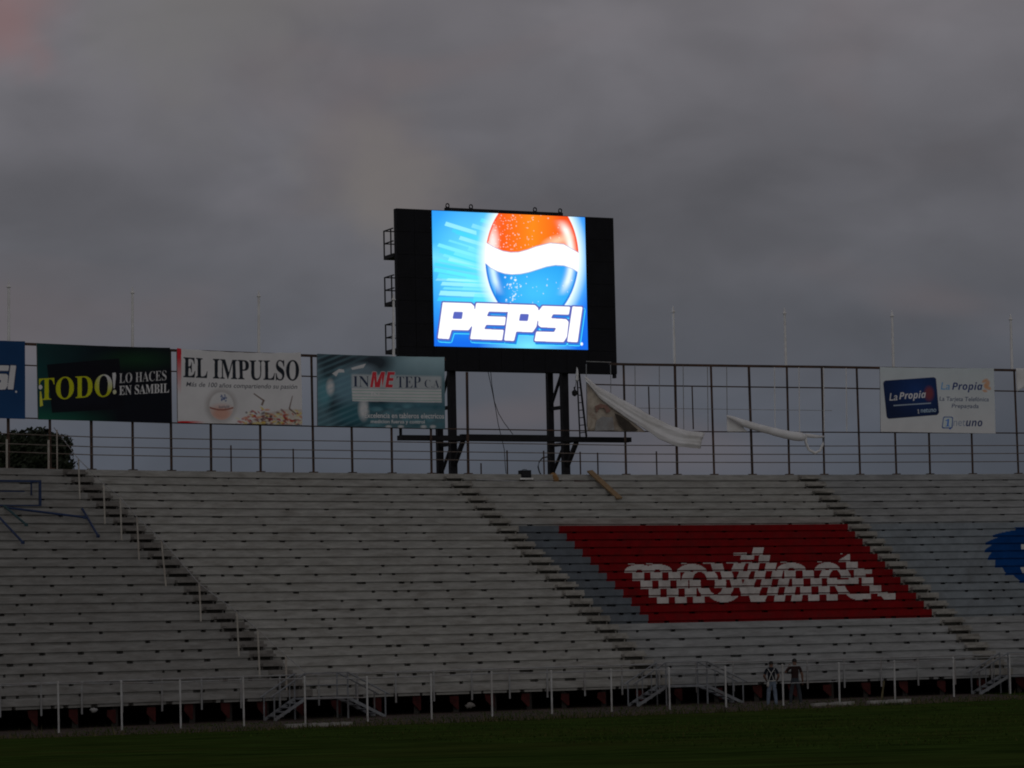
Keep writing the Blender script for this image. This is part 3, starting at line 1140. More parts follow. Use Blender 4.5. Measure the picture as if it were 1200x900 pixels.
# block letters of the soft drink name, drawn in the coordinates of the enlarged photograph
def word_mask(cv, f):
    def P(pts):
        return cv.poly([f(*p) for p in pts])
    m = P([(92, 576), (250, 583), (268, 600), (270, 640), (258, 705), (236, 737), (142, 733), (127, 785), (65, 780)])
    m = np.maximum(m, P([(279, 582), (462, 591), (454, 636), (350, 631), (338, 658), (446, 663), (440, 711), (335, 706), (323, 731), (434, 737), (425, 795), (245, 786)]))
    p2 = P([(464, 591), (612, 598), (631, 615), (632, 655), (620, 720), (598, 752), (505, 747), (492, 800), (436, 796)])
    m = np.maximum(m, p2)
    m = np.maximum(m, P([(655, 603), (815, 610), (806, 655), (715, 651), (703, 674), (790, 680), (805, 695), (795, 780), (775, 810), (608, 802),
                         (619, 748), (722, 752), (733, 729), (645, 724), (630, 712), (634, 630)]))
    m = np.maximum(m, P([(828, 608), (886, 612), (856, 812), (796, 808)]))
    h = P([(154, 630), (205, 632), (199, 672), (146, 670)])
    h = np.maximum(h, P([(528, 646), (578, 648), (571, 688), (520, 686)]))
    m = m * (1 - h)
    return m


# --- blue board at the left edge
cv = Canvas((-640, 22), (153, 55), (155, 534), (-640, 510), 260, 150)
cv.img[:] = alb(9, 26, 47)
cv.put(np.clip((cv.Y - 300) / 260, 0, 1), alb(11, 31, 54), .6)
f = lambda x, y: ((x - 885) * 0.62 + 95, (y - 612 - (x - 885) * 0.03) * 0.74 + 204)
m = word_mask(cv, f)
cv.put(blur(m, 5) > 0.12, alb(6, 16, 34))
cv.put(blur(m, 2) > 0.5, alb(104, 108, 112))
cv.put(cv.ell(95, 366, 6, 7), alb(100, 104, 108))
board('blue billboard with white italic block letters cut off at the left', 'billboard', ((-120, 394), (29, 400), (29.3, 491), (-119, 486)), cv)

# --- black board
cv = Canvas((88, 45), (1118, 85), (1138, 668), (98, 645), 320, 190)
cv.img[:] = alb(5, 6, 9)
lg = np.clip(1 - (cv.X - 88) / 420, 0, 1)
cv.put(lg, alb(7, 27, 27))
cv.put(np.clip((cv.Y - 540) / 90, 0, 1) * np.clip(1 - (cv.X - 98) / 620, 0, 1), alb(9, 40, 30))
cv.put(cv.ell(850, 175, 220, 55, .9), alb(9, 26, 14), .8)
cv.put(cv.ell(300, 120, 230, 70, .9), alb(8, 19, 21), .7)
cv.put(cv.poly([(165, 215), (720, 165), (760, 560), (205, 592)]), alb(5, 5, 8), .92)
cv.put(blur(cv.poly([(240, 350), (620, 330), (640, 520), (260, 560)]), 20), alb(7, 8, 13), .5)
yel = alb(88, 90, 10)
m = cv.text("𝐓𝐎𝐃𝐎", 106, 322, 668, 498, slope=-0.062)
cv.put(m, yel)
cv.put(m * np.clip((cv.X - 530) / 90, 0, 1) * np.clip((430 - cv.Y) / 110, 0, 1), alb(135, 138, 128))
cv.put(cv.poly([(668, 280), (692, 276), (696, 300), (686, 400), (678, 400), (668, 305)]), alb(132, 135, 125))
cv.put(cv.ell(686, 428, 14, 17), alb(118, 120, 80))
cv.put(cv.ell(117, 392, 14, 18), alb(112, 125, 108))
cv.put(cv.poly([(112, 425), (122, 425), (136, 535), (112, 545)]), alb(108, 116, 30))
wh = alb(120, 122, 122)
cv.put(cv.text("𝐋𝐎 𝐇𝐀𝐂𝐄𝐒", 722, 283, 1090, 360, slope=-0.06, bold=-0.008), wh, .85)
cv.put(cv.text("𝐄𝐍 𝐒𝐀𝐌𝐁𝐈𝐋", 722, 380, 1112, 453, slope=-0.05), wh)
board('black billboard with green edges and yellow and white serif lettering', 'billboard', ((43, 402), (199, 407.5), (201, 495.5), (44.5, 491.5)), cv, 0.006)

# --- newspaper board
cv = Canvas((55, 60), (1143, 97), (1155, 742), (60, 722), 320, 190)
cv.img[:] = alb(101, 105, 105)
cv.put(cv.ell(420, 420, 500, 260, .9), alb(104, 107, 107), .6)
cv.put((cv.X < 92) * np.clip(1.25 - (cv.Y - 60) / 330, 0, 1), alb(108, 18, 24))
cv.put((cv.Y > 706) * np.clip(1 - (cv.X - 150) / 150, 0, 1), alb(115, 14, 18))
ink = alb(12, 15, 19)
cv.put(cv.text("𝐄𝐋 𝐈𝐌𝐏𝐔𝐋𝐒𝐎", 110, 134, 1125, 322, slope=0.029, bold=0.006), ink)
cv.put(cv.text("Más de 100 años compartiendo su pasión", 134, 357, 1108, 412, slope=0.024, shear=0.2, bold=0.008), alb(30, 32, 36))
cv.put(cv.ell(435, 570, 125, 140, .25), alb(70, 66, 64), .8)
cv.put(cv.ell(440, 572, 108, 124, .05), alb(106, 104, 98))
cv.put(cv.ell(440, 640, 100, 70, .5) * cv.ell(440, 572, 108, 124), alb(96, 66, 54), .8)
cv.put((np.abs(cv.Y - (585 + 22 * np.sin((cv.X - 330) / 70))) < 7) * cv.ell(440, 572, 106, 122), alb(70, 44, 38))
for _ in range(14):
    x, y = random.uniform(425, 490), random.uniform(470, 530)
    cv.put(cv.ell(x, y, 9, 6, .3, random.uniform(0, 3)), alb(28, 40, 66), .8)
for i in range(7):
    cv.put(cv.ell(420 + i * 14, 580 + random.uniform(-5, 5), 5, 13, .2), alb(50, 52, 58), .8)
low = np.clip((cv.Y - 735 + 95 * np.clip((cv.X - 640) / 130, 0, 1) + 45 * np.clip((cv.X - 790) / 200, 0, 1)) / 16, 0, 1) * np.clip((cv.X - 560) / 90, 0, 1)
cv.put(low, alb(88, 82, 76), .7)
for _ in range(230):
    x = random.uniform(580, 1145)
    y = random.uniform(0, 1) ** 0.7 * 150 + 590 - 20 * math.exp(-((x - 760) / 80) ** 2) + (70 if x < 640 else 0)
    cl = random.choice((alb(80, 18, 18), alb(50, 20, 20), alb(105, 98, 86), alb(95, 60, 40), alb(28, 22, 24), alb(110, 104, 92), alb(100, 88, 40)))
    cv.put(cv.ell(x, y + 20, random.uniform(8, 24), random.uniform(5, 11), .4, random.uniform(-.6, .9)), cl, .75)
for pts_ in ([(725, 455), (818, 520), (812, 532), (722, 466)], [(805, 515), (822, 520), (800, 572), (786, 560)], [(1062, 480), (1068, 484), (1040, 600), (1028, 596)],
             [(1035, 590), (1100, 640), (1095, 652), (1030, 604)]):
    cv.put(blur(cv.poly(pts_), 1), alb(46, 36, 30), .9)
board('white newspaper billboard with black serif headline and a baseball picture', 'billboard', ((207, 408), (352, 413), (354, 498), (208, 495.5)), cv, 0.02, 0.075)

# --- teal board
cv = Canvas((50, 45), (1135, 75), (1138, 688), (50, 660), 320, 190)
cv.img[:] = alb(48, 62, 67)
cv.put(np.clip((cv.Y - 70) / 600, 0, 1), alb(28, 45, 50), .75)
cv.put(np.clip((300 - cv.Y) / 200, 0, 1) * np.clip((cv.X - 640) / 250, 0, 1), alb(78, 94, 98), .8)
for x, y, rx, ry, c_ in ((230, 100, 230, 70, (16, 20, 24)), (540, 120, 130, 80, (14, 16, 20)), (150, 200, 70, 140, (18, 26, 30)), (200, 470, 80, 100, (14, 18, 22)),
                         (560, 480, 90, 60, (14, 20, 24)), (330, 640, 130, 50, (12, 18, 24)), (280, 330, 110, 130, (46, 64, 72)), (110, 380, 60, 110, (40, 68, 74)),
                         (430, 180, 110, 50, (52, 62, 68)), (350, 560, 150, 90, (20, 46, 52)), (440, 520, 40, 80, (100, 112, 112)), (160, 330, 30, 60, (100, 116, 120))):
    cv.put(cv.ell(x, y, rx, ry, .45), alb(*c_), .9)
str_ = (np.sin((cv.Y * 1.0 + cv.X * 0.42) / 8.0) > 0.3) & (cv.X < 480)
cv.put(blur(str_.astype(float), 2) * np.clip(1 - (cv.X - 250) / 300, 0, 1), alb(56, 78, 84), .28)
cv.put(cv.poly([(175, 215), (235, 175), (275, 180), (280, 205), (230, 205), (210, 240)]), alb(112, 122, 124), .9)
cv.put(cv.poly([(335, 165), (462, 128), (440, 165), (345, 182)]), alb(108, 118, 120), .9)
cv.put(blur(cv.poly([(340, 220), (1105, 240), (1105, 350), (340, 340)]), 6), alb(98, 110, 112), .6)
cv.put(cv.poly([(340, 340), (1105, 352), (1108, 465), (345, 450)]), alb(104, 110, 104), .92)
for y in (358, 385, 413, 436):
    cv.put((np.abs(cv.Y - y - (cv.X - 340) * .015) < 4) & (cv.X > 342) & (cv.X < 1106), alb(66, 84, 78), .8)
cv.put(cv.text("N", 505, 368, 575, 412), alb(118, 124, 118))
cv.put(np.clip(1 - np.abs(cv.Y - 490 - (cv.X - 500) * .015) / 50, 0, 1) * (cv.X > 480), alb(20, 44, 52), .7)
for _ in range(40):
    cv.put(cv.ell(random.uniform(480, 1130), random.uniform(480, 670), random.uniform(15, 50), random.uniform(8, 20), .6), alb(*random.choice(((46, 70, 76), (16, 40, 46), (32, 56, 62)))), .5)
for x in (650, 755, 950, 1030):
    cv.put(cv.ell(x, 668, 24, 13, .4), alb(100, 112, 112), .7)
dk = alb(16, 22, 34)
cv.put(cv.text("𝐈𝐍", 352, 236, 488, 328, slope=.01, bold=-.008), dk)
m = cv.text("𝙈𝙀", 495, 198, 708, 332, slope=.01, bold=.01)
cv.put(blur(m, 4) > .15, alb(120, 120, 118), .7)
cv.put(m, alb(118, 22, 28))
cv.put(cv.text("𝐓𝐄𝐏", 722, 240, 928, 334, slope=.01, bold=-.008), dk)
cv.put(cv.text("𝐂.𝐀.", 962, 268, 1102, 336, slope=.01, bold=-.012), dk)
m = cv.text("Excelencia en tableros electricos", 448, 548, 1128, 592, slope=.012, bold=.012)
cv.put(blur(m, 3) > .2, alb(18, 34, 40), .5)
cv.put(m, alb(110, 116, 114))
cv.put(cv.text("medicion fuerza y control", 500, 606, 960, 646, slope=.012, bold=.012), alb(104, 112, 110))
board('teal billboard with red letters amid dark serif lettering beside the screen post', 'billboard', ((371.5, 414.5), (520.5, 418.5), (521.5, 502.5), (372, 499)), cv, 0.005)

# --- white telephone card board
cv = Canvas((42, 70), (960, 78), (970, 605), (45, 598), 300, 180)
cv.img[:] = alb(92, 97, 99)
cv.put(np.clip((cv.Y - 80) / 500, 0, 1), alb(103, 107, 106), .8)
card = cv.poly([(82, 182), (475, 150), (492, 160), (515, 440), (500, 458), (110, 492), (94, 480), (68, 198)])
card = (blur(card, 5) > .5).astype(float)
cv.put(card, alb(8, 15, 32))
cv.put(card * cv.ell(330, 260, 150, 120, .9), alb(10, 26, 56), .8)
cv.put(card * cv.ell(140, 420, 140, 90, .9), alb(7, 12, 26), .6)
cv.put(cv.ell(435, 285, 36, 55, .35), alb(62, 26, 26), .8)
cv.put(cv.text("La", 118, 284, 182, 345, slope=-.07, shear=.15, bold=.004), alb(112, 118, 124))
cv.put(cv.text("𝙋𝙧𝙤𝙥𝙞𝙖", 196, 274, 410, 352, slope=-.07), alb(122, 126, 130))
cv.put(blur(cv.poly([(150, 380), (450, 358), (450, 366), (150, 388)]), 1), alb(84, 92, 104), .8)
cv.put(cv.text("netuno", 368, 408, 492, 440, slope=-.06, bold=.012), alb(78, 90, 108))
cv.put(cv.text("𝟏", 340, 412, 356, 446), alb(100, 110, 120))
cv.put(cv.text("La", 530, 192, 604, 252, slope=.01, shear=.15, bold=.004), alb(44, 74, 98))
cv.put(cv.text("𝙋𝙧𝙤𝙥𝙞𝙖", 620, 190, 866, 272, slope=.01), alb(16, 24, 52))
for x, y, rx, ry, ro in ((885, 180, 26, 12, -.5), (905, 205, 18, 30, .3), (915, 240, 20, 14, .4), (885, 262, 20, 10, .2), (890, 225, 14, 22, -.4)):
    cv.put(cv.ell(x, y, rx, ry, .3, ro), alb(122, 72, 52), .85)
cv.put(cv.text("La Tarjeta Telefónica", 518, 308, 916, 354, slope=.01, shear=.12, bold=.014), alb(38, 44, 56))
cv.put(cv.text("Prepagada", 616, 366, 834, 410, slope=.01, shear=.12, bold=.014), alb(38, 44, 56))
q = (blur(cv.poly([(548, 470), (628, 470), (622, 566), (534, 566)]), 6) > .5).astype(float)
cv.put(q, alb(24, 40, 70))
cv.put((blur(cv.poly([(554, 478), (620, 478), (614, 558), (542, 558)]), 5) > .5), alb(92, 98, 104))
cv.put(cv.text("𝟏", 566, 490, 600, 550, shear=.1), alb(22, 52, 96))
cv.put(cv.ell(602, 565, 9, 9), alb(20, 40, 80))
cv.put(cv.text("net", 628, 496, 726, 546, shear=.1), alb(66, 72, 82))
cv.put(cv.text("𝙪𝙣𝙤", 730, 500, 862, 548), alb(14, 22, 46))
board('white billboard with a tilted dark blue phone card picture', 'billboard', ((1031, 430), (1164.5, 431.5), (1166.5, 508), (1032, 506)), cv, 0.004)

# torn white sheet at the right edge
cs = [at(1190.5, 431.5, RBB - 0.1), at(1246, 433, RBB - 0.1), at(1246, 470, RBB - 0.1), at(1191.5, 459, RBB - 0.1)]
mb = MB()
nx, ny = 24, 12
for j in range(ny + 1):
    for i in range(nx + 1):
        u, v = i / nx, j / ny
        v *= 1 - 0.28 * math.sin(min(1, u * 2.2) * math.pi) * 0.9
        p = cs[0].lerp(cs[1], u).lerp(cs[3].lerp(cs[2], u), v)
        mb.v.append(p + nor(ang(p)) * (0.07 * v * math.sin(u * 14 + v * 3)))
for j in range(ny):
    for i in range(nx):
        a = j * (nx + 1) + i
        mb.f.append((a, a + nx + 1, a + nx + 2, a + 1))
        mb.m.append(0)
mb.smooth = True
o = mb.build('torn_sheet', TARP, loc=cs[3].copy())
so_ = o.modifiers.new('thick', 'SOLIDIFY')
so_.thickness = 0.006
tag(o, 'plain white vinyl sheet flapping from the frame at the right edge', 'banner')

# ================================================================== fallen banners
def cloth(rows, name, m, parent, amp=0.02, thick=0.006, sub=5, folds=0.0):
    """rows: list of polylines (equal length) swept into a cloth, with small wrinkles"""
    R_, C_ = len(rows), len(rows[0])
    g0 = np.array([[list(p) for p in r] for r in rows])
    nr_, nc_ = (R_ - 1) * sub + 1, (C_ - 1) * sub + 1
    mb = MB()
    for j in range(nr_):
        fj = j / sub
        j0 = min(int(fj), R_ - 2)
        tj = fj - j0
        for i in range(nc_):
            fi = i / sub
            i0 = min(int(fi), C_ - 2)
            ti = fi - i0
            p = (g0[j0, i0] * (1 - ti) + g0[j0, i0 + 1] * ti) * (1 - tj) + (g0[j0 + 1, i0] * (1 - ti) + g0[j0 + 1, i0 + 1] * ti) * tj
            p = V(p)
            nn = noise.noise(p * 1.4) * 1.6 + noise.noise(p * 4.0) * 0.7
            if folds:
                q = fj + .35 * math.sin(fi * 1.3) + .12 * fi
                nn += folds / amp * (abs(math.sin(q * 2.6)) ** .6 + .5 * math.sin(q * 6.1 + fi))
            mb.v.append(p - nor(ang(p)) * nn * amp + ZUP * nn * amp * 0.3)
    for j in range(nr_ - 1):
        for i in range(nc_ - 1):
            a = j * nc_ + i
            mb.f.append((a, a + nc_, a + nc_ + 1, a + 1))
            mb.m.append(0)
    mb.smooth = True
    o = mb.build(name, m, parent)
    s = o.modifiers.new('thick', 'SOLIDIFY')
    s.thickness = thick
    return o


ban = thing('fallen_banner', 'large white vinyl banner torn loose and folded diagonally beside the ladder', 'banner', at(690, 505, RB))
top_ = [(685, 440), (700, 452.5), (722, 464), (742, 475), (762, 486.5), (785, 498.5), (806, 505), (826, 507)]
bot_ = [(688, 449), (702, 466), (720, 480.5), (738, 492.5), (756, 503), (772, 514.5), (795, 523.5), (821, 526)]
mid_ = [((a[0] + b[0]) / 2 - 1, (a[1] + b[1]) / 2) for a, b in zip(top_, bot_)]
q1_ = [((a[0] * 3 + b[0]) / 4, (a[1] * 3 + b[1]) / 4) for a, b in zip(top_, bot_)]
q3_ = [((a[0] + b[0] * 3) / 4 - .5, (a[1] + b[1] * 3) / 4) for a, b in zip(top_, bot_)]
cloth([[at(x, y, RB - d) for x, y in L] for L, d in ((top_, .25), (q1_, .33), (mid_, .29), (q3_, .35), (bot_, .27))], 'folded_sheet', TARP, ban, 0.028, 0.004, folds=.022)
mb = MB()
tri0 = [(687.5, 442), (687.8, 463), (688, 486), (688.2, 504.5)]
tri1 = [(696, 452), (704, 470), (700, 488), (700, 505)]
tri2 = [(708, 466), (718, 481), (718, 490), (718, 505.5)]
tri3 = [(720, 478), (733, 490), (738, 498), (738, 506)]
tri4 = [(732, 488), (745, 497), (753, 503), (756, 506.5)]
o = cloth([[at(x, y, RB - dd) for x, y in L] for L, dd in ((tri0, .12), (tri1, .2), (tri2, .10), (tri3, .17), (tri4, .15))], 'hanging_corner', TARPIN, ban, 0.03)
for pl_, mt_, nm, dd in (([(697, 505), (699, 493), (706, 488), (712, 489), (718, 488.5), (720, 504)], MATS['weathered galvanised pipe'], 'grey_print', .30),
                         ([(720, 484), (727, 487), (737, 494), (748, 504), (744, 506), (732, 505), (725, 496)], TARPD, 'dark_print', .30),
                         ([(697, 476), (704, 473), (712, 475), (716, 482), (711, 484), (708, 478), (703, 478), (699, 484)], mat('rose print on banner', (0.26, 0.15, 0.12), .6, var=.3, scale=6), 'rose_print', .30)):
    mb = MB()
    P = [at(x, y, RB - dd) for x, y in pl_]
    n0 = len(P)
    mb.v += P + [p + nor(ang(p)) * 0.01 for p in P]
    mb.f += [tuple(range(n0)), tuple(range(n0, 2 * n0))[::-1]] + [(i, n0 + i, n0 + (i + 1) % n0, (i + 1) % n0) for i in range(n0)]
    mb.m += [0] * (n0 + 2)
    mb.build(nm, mt_, ban)

rb = thing('rolled_banner', 'smaller dirty white banner rolled up and sagging from the bare frame', 'banner', at(880, 506, RB))
roll = [(851.5, 487.5, 1.5), (860, 490.5, 3), (872, 496, 5), (886, 500.5, 5.8), (900, 504, 5.2), (915, 508, 6.2), (930, 511, 6.6), (940, 512, 6.4), (944, 511, 4.0)]
mb = MB()
mb.smooth = True
P, Rr = [], []
for i in range(len(roll) - 1):
    for q in range(5):
        f = q / 5
        x, y, s = [roll[i][z] * (1 - f) + roll[i + 1][z] * f for z in range(3)]
        P.append(at(x, y, RB - 0.35))
        Rr.append(s / 31 * (0.92 + 0.16 * noise.noise(P[-1] * 3)))
mb.path(P, Rr, 10)
mb.build('roll', TARP, rb)
cloth([[at(x, y, RB - .12) for x, y in L] for L in ([(851.5, 488), (851.7, 497), (852, 506)], [(858, 491), (860, 499), (862, 506)], [(868, 496), (872, 502), (876, 506)])], 'loose_corner', TARP, rb, 0.02)
mb = MB()
mb.smooth = True
L = [(944, 510), (955, 511.5), (966, 512), (964.5, 520), (961, 528), (955, 531), (948, 527), (944.5, 519), (943.5, 511)]
mb.path([at(x, y, RB - 0.35) for x, y in L], [.10, .08, .06, .05, .06, .07, .06, .06, .08], 6)
mb.build('tail', TARP, rb)

# ================================================================== VIDEO SCREEN
YAW = math.radians(25)
D = V((math.cos(YAW), math.sin(YAW), 0))
NB = V((-math.sin(YAW), math.cos(YAW), 0))          # backwards
PC = at(593, 440, RB + 1.5)
zg = gz(PC.x)
scr = thing('video_screen', 'big black framed video screen on steel columns showing a bright soft drink advert', 'video screen', V((PC.x, PC.y, zg)))


def spx(px, py, n=0.0):
    return on_plane(px, py, PC + NB * n, NB)


def loc(p):
    q = p - PC
    return q.dot(D), q.dot(NB), q.z


def S(d, n, z):
    return PC + D * d + NB * n + ZUP * z


c = [loc(spx(*p)) for p in ((464.5, 242.3), (719.5, 257), (722.5, 439.5), (468, 432))]
dl, dr = (c[0][0] + c[3][0]) / 2, (c[1][0] + c[2][0]) / 2
zu, zl = (c[0][2] + c[1][2]) / 2, (c[2][2] + c[3][2]) / 2
DEP = 0.32
s = [loc(spx(*p)) for p in ((506, 245.6), (686, 255.6), (688.4, 411.2), (508.8, 404.4))]
sl_, sr2 = (s[0][0] + s[3][0]) / 2, (s[1][0] + s[2][0]) / 2
su, sd2 = (s[0][2] + s[1][2]) / 2, (s[2][2] + s[3][2]) / 2
# cabinet built as five blocks around the lit field
mb = MB()


def blk(mb, d0, d1, z0, z1, n0, n1):
    mb.frame(S((d0 + d1) / 2, (n0 + n1) / 2, (z0 + z1) / 2), D * (d1 - d0) / 2, NB * (n1 - n0) / 2, ZUP * (z1 - z0) / 2)


blk(mb, dl, dr, zl, zu, 0.03, DEP)
mb.build('cabinet', BLACK, scr)
for nm, q in (('side_panel', (dl, sl_ - .01, zl + .003, zu - .003)), ('side_panel', (sr2 + .01, dr, zl + .003, zu - .003)),
              ('bottom_panel', (sl_ - .008, sr2 + .008, zl + .003, sd2 - .01)), ('top_panel', (sl_ - .008, sr2 + .008, su + .01, zu - .003))):
    mb = MB()
    # panels are rows of square cabinets with thin joints
    nx = max(1, round((q[1] - q[0]) / 0.98))
    nz = max(1, round((q[3] - q[2]) / 0.98))
    for i in range(nx):
        for j in range(nz):
            a0, a1 = q[0] + (q[1] - q[0]) * i / nx, q[0] + (q[1] - q[0]) * (i + 1) / nx
            b0, b1 = q[2] + (q[3] - q[2]) * j / nz, q[2] + (q[3] - q[2]) * (j + 1) / nz
            blk(mb, a0 + .006, a1 - .006, b0 + .006, b1 - .006, -0.012 + random.uniform(0, .006), 0.028)
    mb.build(nm, BLACK, scr)

# the picture
cv = Canvas((28, 52), (905, 100), (917, 857), (45, 825), 400, 350)


def E(r, g, b, k=1.0):
    return tuple(x * k for x in srgb(r, g, b))


X, Y = cv.X, cv.Y
cv.img[:] = E(18, 112, 236)
cv.put(np.clip((Y - 620) / 250, 0, 1), E(10, 100, 226), .8)
gd = np.sqrt(((X - 598) / 268) ** 2 + ((Y - 330) / 371) ** 2)
cv.put(cv.ell(215, 330, 260, 250, .9), E(70, 205, 252), .95)
cv.put(cv.ell(290, 360, 150, 210, .95), E(130, 230, 255), .6)
cv.put(np.clip(1 - np.abs(Y - (330 + .1 * (X - 100))) / 90, 0, 1) * np.clip(1 - (X - 40) / 400, 0, 1), E(120, 226, 255), .8)
for x0, y0, L, h, a_ in ((100, 118, 180, 22, .8), (140, 158, 160, 18, .7), (300, 100, 120, 20, .8), (60, 240, 240, 18, .9), (70, 268, 260, 26, .7), (120, 320, 220, 22, .7),
                         (40, 350, 300, 16, .9), (40, 380, 300, 20, .8), (60, 410, 300, 26, .7), (80, 460, 260, 20, .8), (70, 510, 300, 26, .9), (60, 545, 330, 22, .9),
                         (180, 200, 200, 20, .7), (110, 440, 250, 14, .7), (200, 480, 200, 24, .5), (250, 130, 120, 22, .5), (260, 530, 180, 40, .6), (150, 290, 180, 16, .6), (120, 220, 150, 10, .6), (90, 300, 240, 14, .6), (60, 330, 260, 12, .8),
                         (110, 395, 250, 12, .7), (50, 440, 240, 12, .5), (90, 490, 260, 12, .7), (160, 175, 150, 14, .6), (230, 260, 110, 22, .5), (220, 420, 120, 26, .5)):
    sl2 = .22 if y0 < 330 else (.14 if y0 < 430 else .04)
    p = cv.poly([(x0 + 10, y0), (x0 + L, y0 + L * sl2 * 1.4), (x0 + L, y0 + L * sl2 * 1.4 + h), (x0, y0 + h)])
    cv.put(p, E(*random.choice(((90, 236, 248), (130, 240, 255), (170, 248, 255), (60, 214, 244)))), a_ * .8)
cv.put(np.clip(1 - (gd - 1) / .42, 0, 1) ** 1.5 * (gd > .9), E(110, 222, 255), .9)
cv.put(np.clip(1 - (gd - 1) / .22, 0, 1) ** 1.4 * (gd > .9), E(248, 254, 255), .92)
wt = np.interp(X, [325, 380, 430, 475, 520, 570, 620, 700, 780, 862, 880], [232, 266, 288, 296, 295, 282, 264, 245, 253, 300, 318])
wb = np.interp(X, [325, 360, 400, 440, 480, 530, 580, 630, 680, 730, 780, 830, 870], [352, 384, 405, 418, 423, 421, 411, 396, 381, 373, 376, 394, 420])
ball = gd < 1
redz = ball & (Y < wt)
bluz = ball & (Y > wb)
cv.put(redz, E(244, 92, 18))
cv.put(redz * np.clip(1 - np.abs(X - 600) / 170, 0, 1), E(255, 138, 22), .9)
cv.put(redz * np.clip((X - 700) / 160, 0, 1) * np.clip((220 - Y) / 130, 0, 1), E(226, 58, 20), .8)
cv.put(redz * np.clip(1 - (X - 340) / 90, 0, 1), E(255, 120, 90), .8)
cv.put(redz * np.exp(-((gd - .84) / .085) ** 2) * np.clip((X - 690) / 70, 0, 1) * np.clip((Y - 110) / 60, 0, 1), E(255, 250, 242), 1.0)
cv.put(redz * cv.ell(745, 232, 60, 22, .8, -.25), E(255, 226, 190), .7)
cv.put(redz * cv.ell(372, 240, 26, 70, .7), E(255, 244, 240), .85)
cv.put(redz * np.clip((gd - .955) / .02, 0, 1), E(236, 70, 34), .8)
cv.put(bluz, E(26, 150, 236))
cv.put(bluz * cv.ell(620, 520, 170, 120, .8), E(66, 190, 246), .9)
cv.put(bluz * np.clip(1 - (X - 390) / 100, 0, 1) * (X > 390), E(10, 104, 216), .7)
cv.put(bluz * np.exp(-((gd - .86) / .07) ** 2) * np.clip((455 - X) / 60, 0, 1) * np.clip((545 - Y) / 80, 0, 1), E(215, 244, 255), .9)
cv.put(bluz * np.exp(-((gd - .84) / .075) ** 2) * np.clip((X - 715) / 60, 0, 1) * np.clip((550 - Y) / 80, 0, 1), E(235, 250, 255), .95)
cv.put(bluz * np.clip((gd - .955) / .02, 0, 1), E(20, 110, 210), .8)
cv.put(ball & (Y >= wt) & (Y <= wb), E(255, 255, 255))
for yy in (wt, wb):
    cv.put(ball & (np.abs(Y - yy) < 3.5), E(120, 130, 190), .45)
for _ in range(170):
    t = random.random()
    if t < .6:
        x, y = random.gauss(450, 70), random.uniform(85, 285)
    elif t < .75:
        x, y = random.uniform(420, 760), random.uniform(85, 270)
    else:
        x, y = random.choice((random.gauss(490, 28), random.uniform(560, 830))), random.uniform(430, 590)
    m = cv.ell(x, y, random.uniform(1.2, 3.4), random.uniform(1.2, 3.8), .6) * ball
    cv.put(m, E(255, 250, 245), .6)
for _ in range(20):
    x = random.gauss(480, 20)
    cv.put(cv.ell(x, random.uniform(425, 585), random.uniform(2, 5), random.uniform(2, 7), .5, .5) * ball, E(240, 250, 255), .85)
cv.put(cv.ell(575, 830, 150, 60, .9), E(120, 232, 255), .9)
m = word_mask(cv, lambda x, y: (x, y))
m2 = word_mask(cv, lambda x, y: (x + 9, y + 14))
cv.put(blur(m2, 9) > .06, E(70, 222, 250))
cv.put(blur(m2, 4) > .02, E(30, 120, 220))
cv.put(blur(m, 8) > .06, E(84, 92, 176))
cv.put(np.maximum(cv.poly([(148, 622), (212, 624), (205, 680), (138, 678)]), cv.poly([(522, 640), (584, 642), (578, 696), (512, 694)])), E(84, 98, 184))
cv.put(blur(m, 4) > .5, E(255, 255, 255))
cv.put(cv.ell(880, 822, 7, 9), E(235, 245, 255))
cv.img = np.maximum(cv.img, 0.0) * 1.12
cv.mesh('lit_picture', [S(sl_, -.004, su), S(sr2, -.004, su), S(sr2, -.004, sd2), S(sl_, -.004, sd2)], SCREEN, scr)
# lifting beam with lugs on the top edge
t0, t1 = loc(spx(523, 243)), loc(spx(660.5, 251.5))
b0, b1 = S(t0[0], 0.14, zu + .07), S(t1[0], 0.14, zu + .07)
MB().bar(b0, b1, 0.16, 0.13).build('lifting_beam', DARKST, scr)
for x in (526, 553.5, 628.5, 658):
    d0 = loc(spx(x, 245))[0]
    mb = MB()
    P = [S(d0 + .075 * math.cos(t), .14, zu + .23 + .085 * math.sin(t)) for t in [i * math.pi / 6 for i in range(13)]]
    mb.path(P, .028, 6)
    mb.bar(S(d0, .14, zu + .10), S(d0, .14, zu + .17), .14, .1)
    mb.build('lifting_lug', DARKST, scr)
# small tab at the lower right corner
q = loc(spx(721.5, 441.5))
mb = MB()
blk(mb, q[0] - .06, q[0] + .05, zl - .17, zl, 0.02, .2)
mb.build('corner_bracket', DARKST, scr)
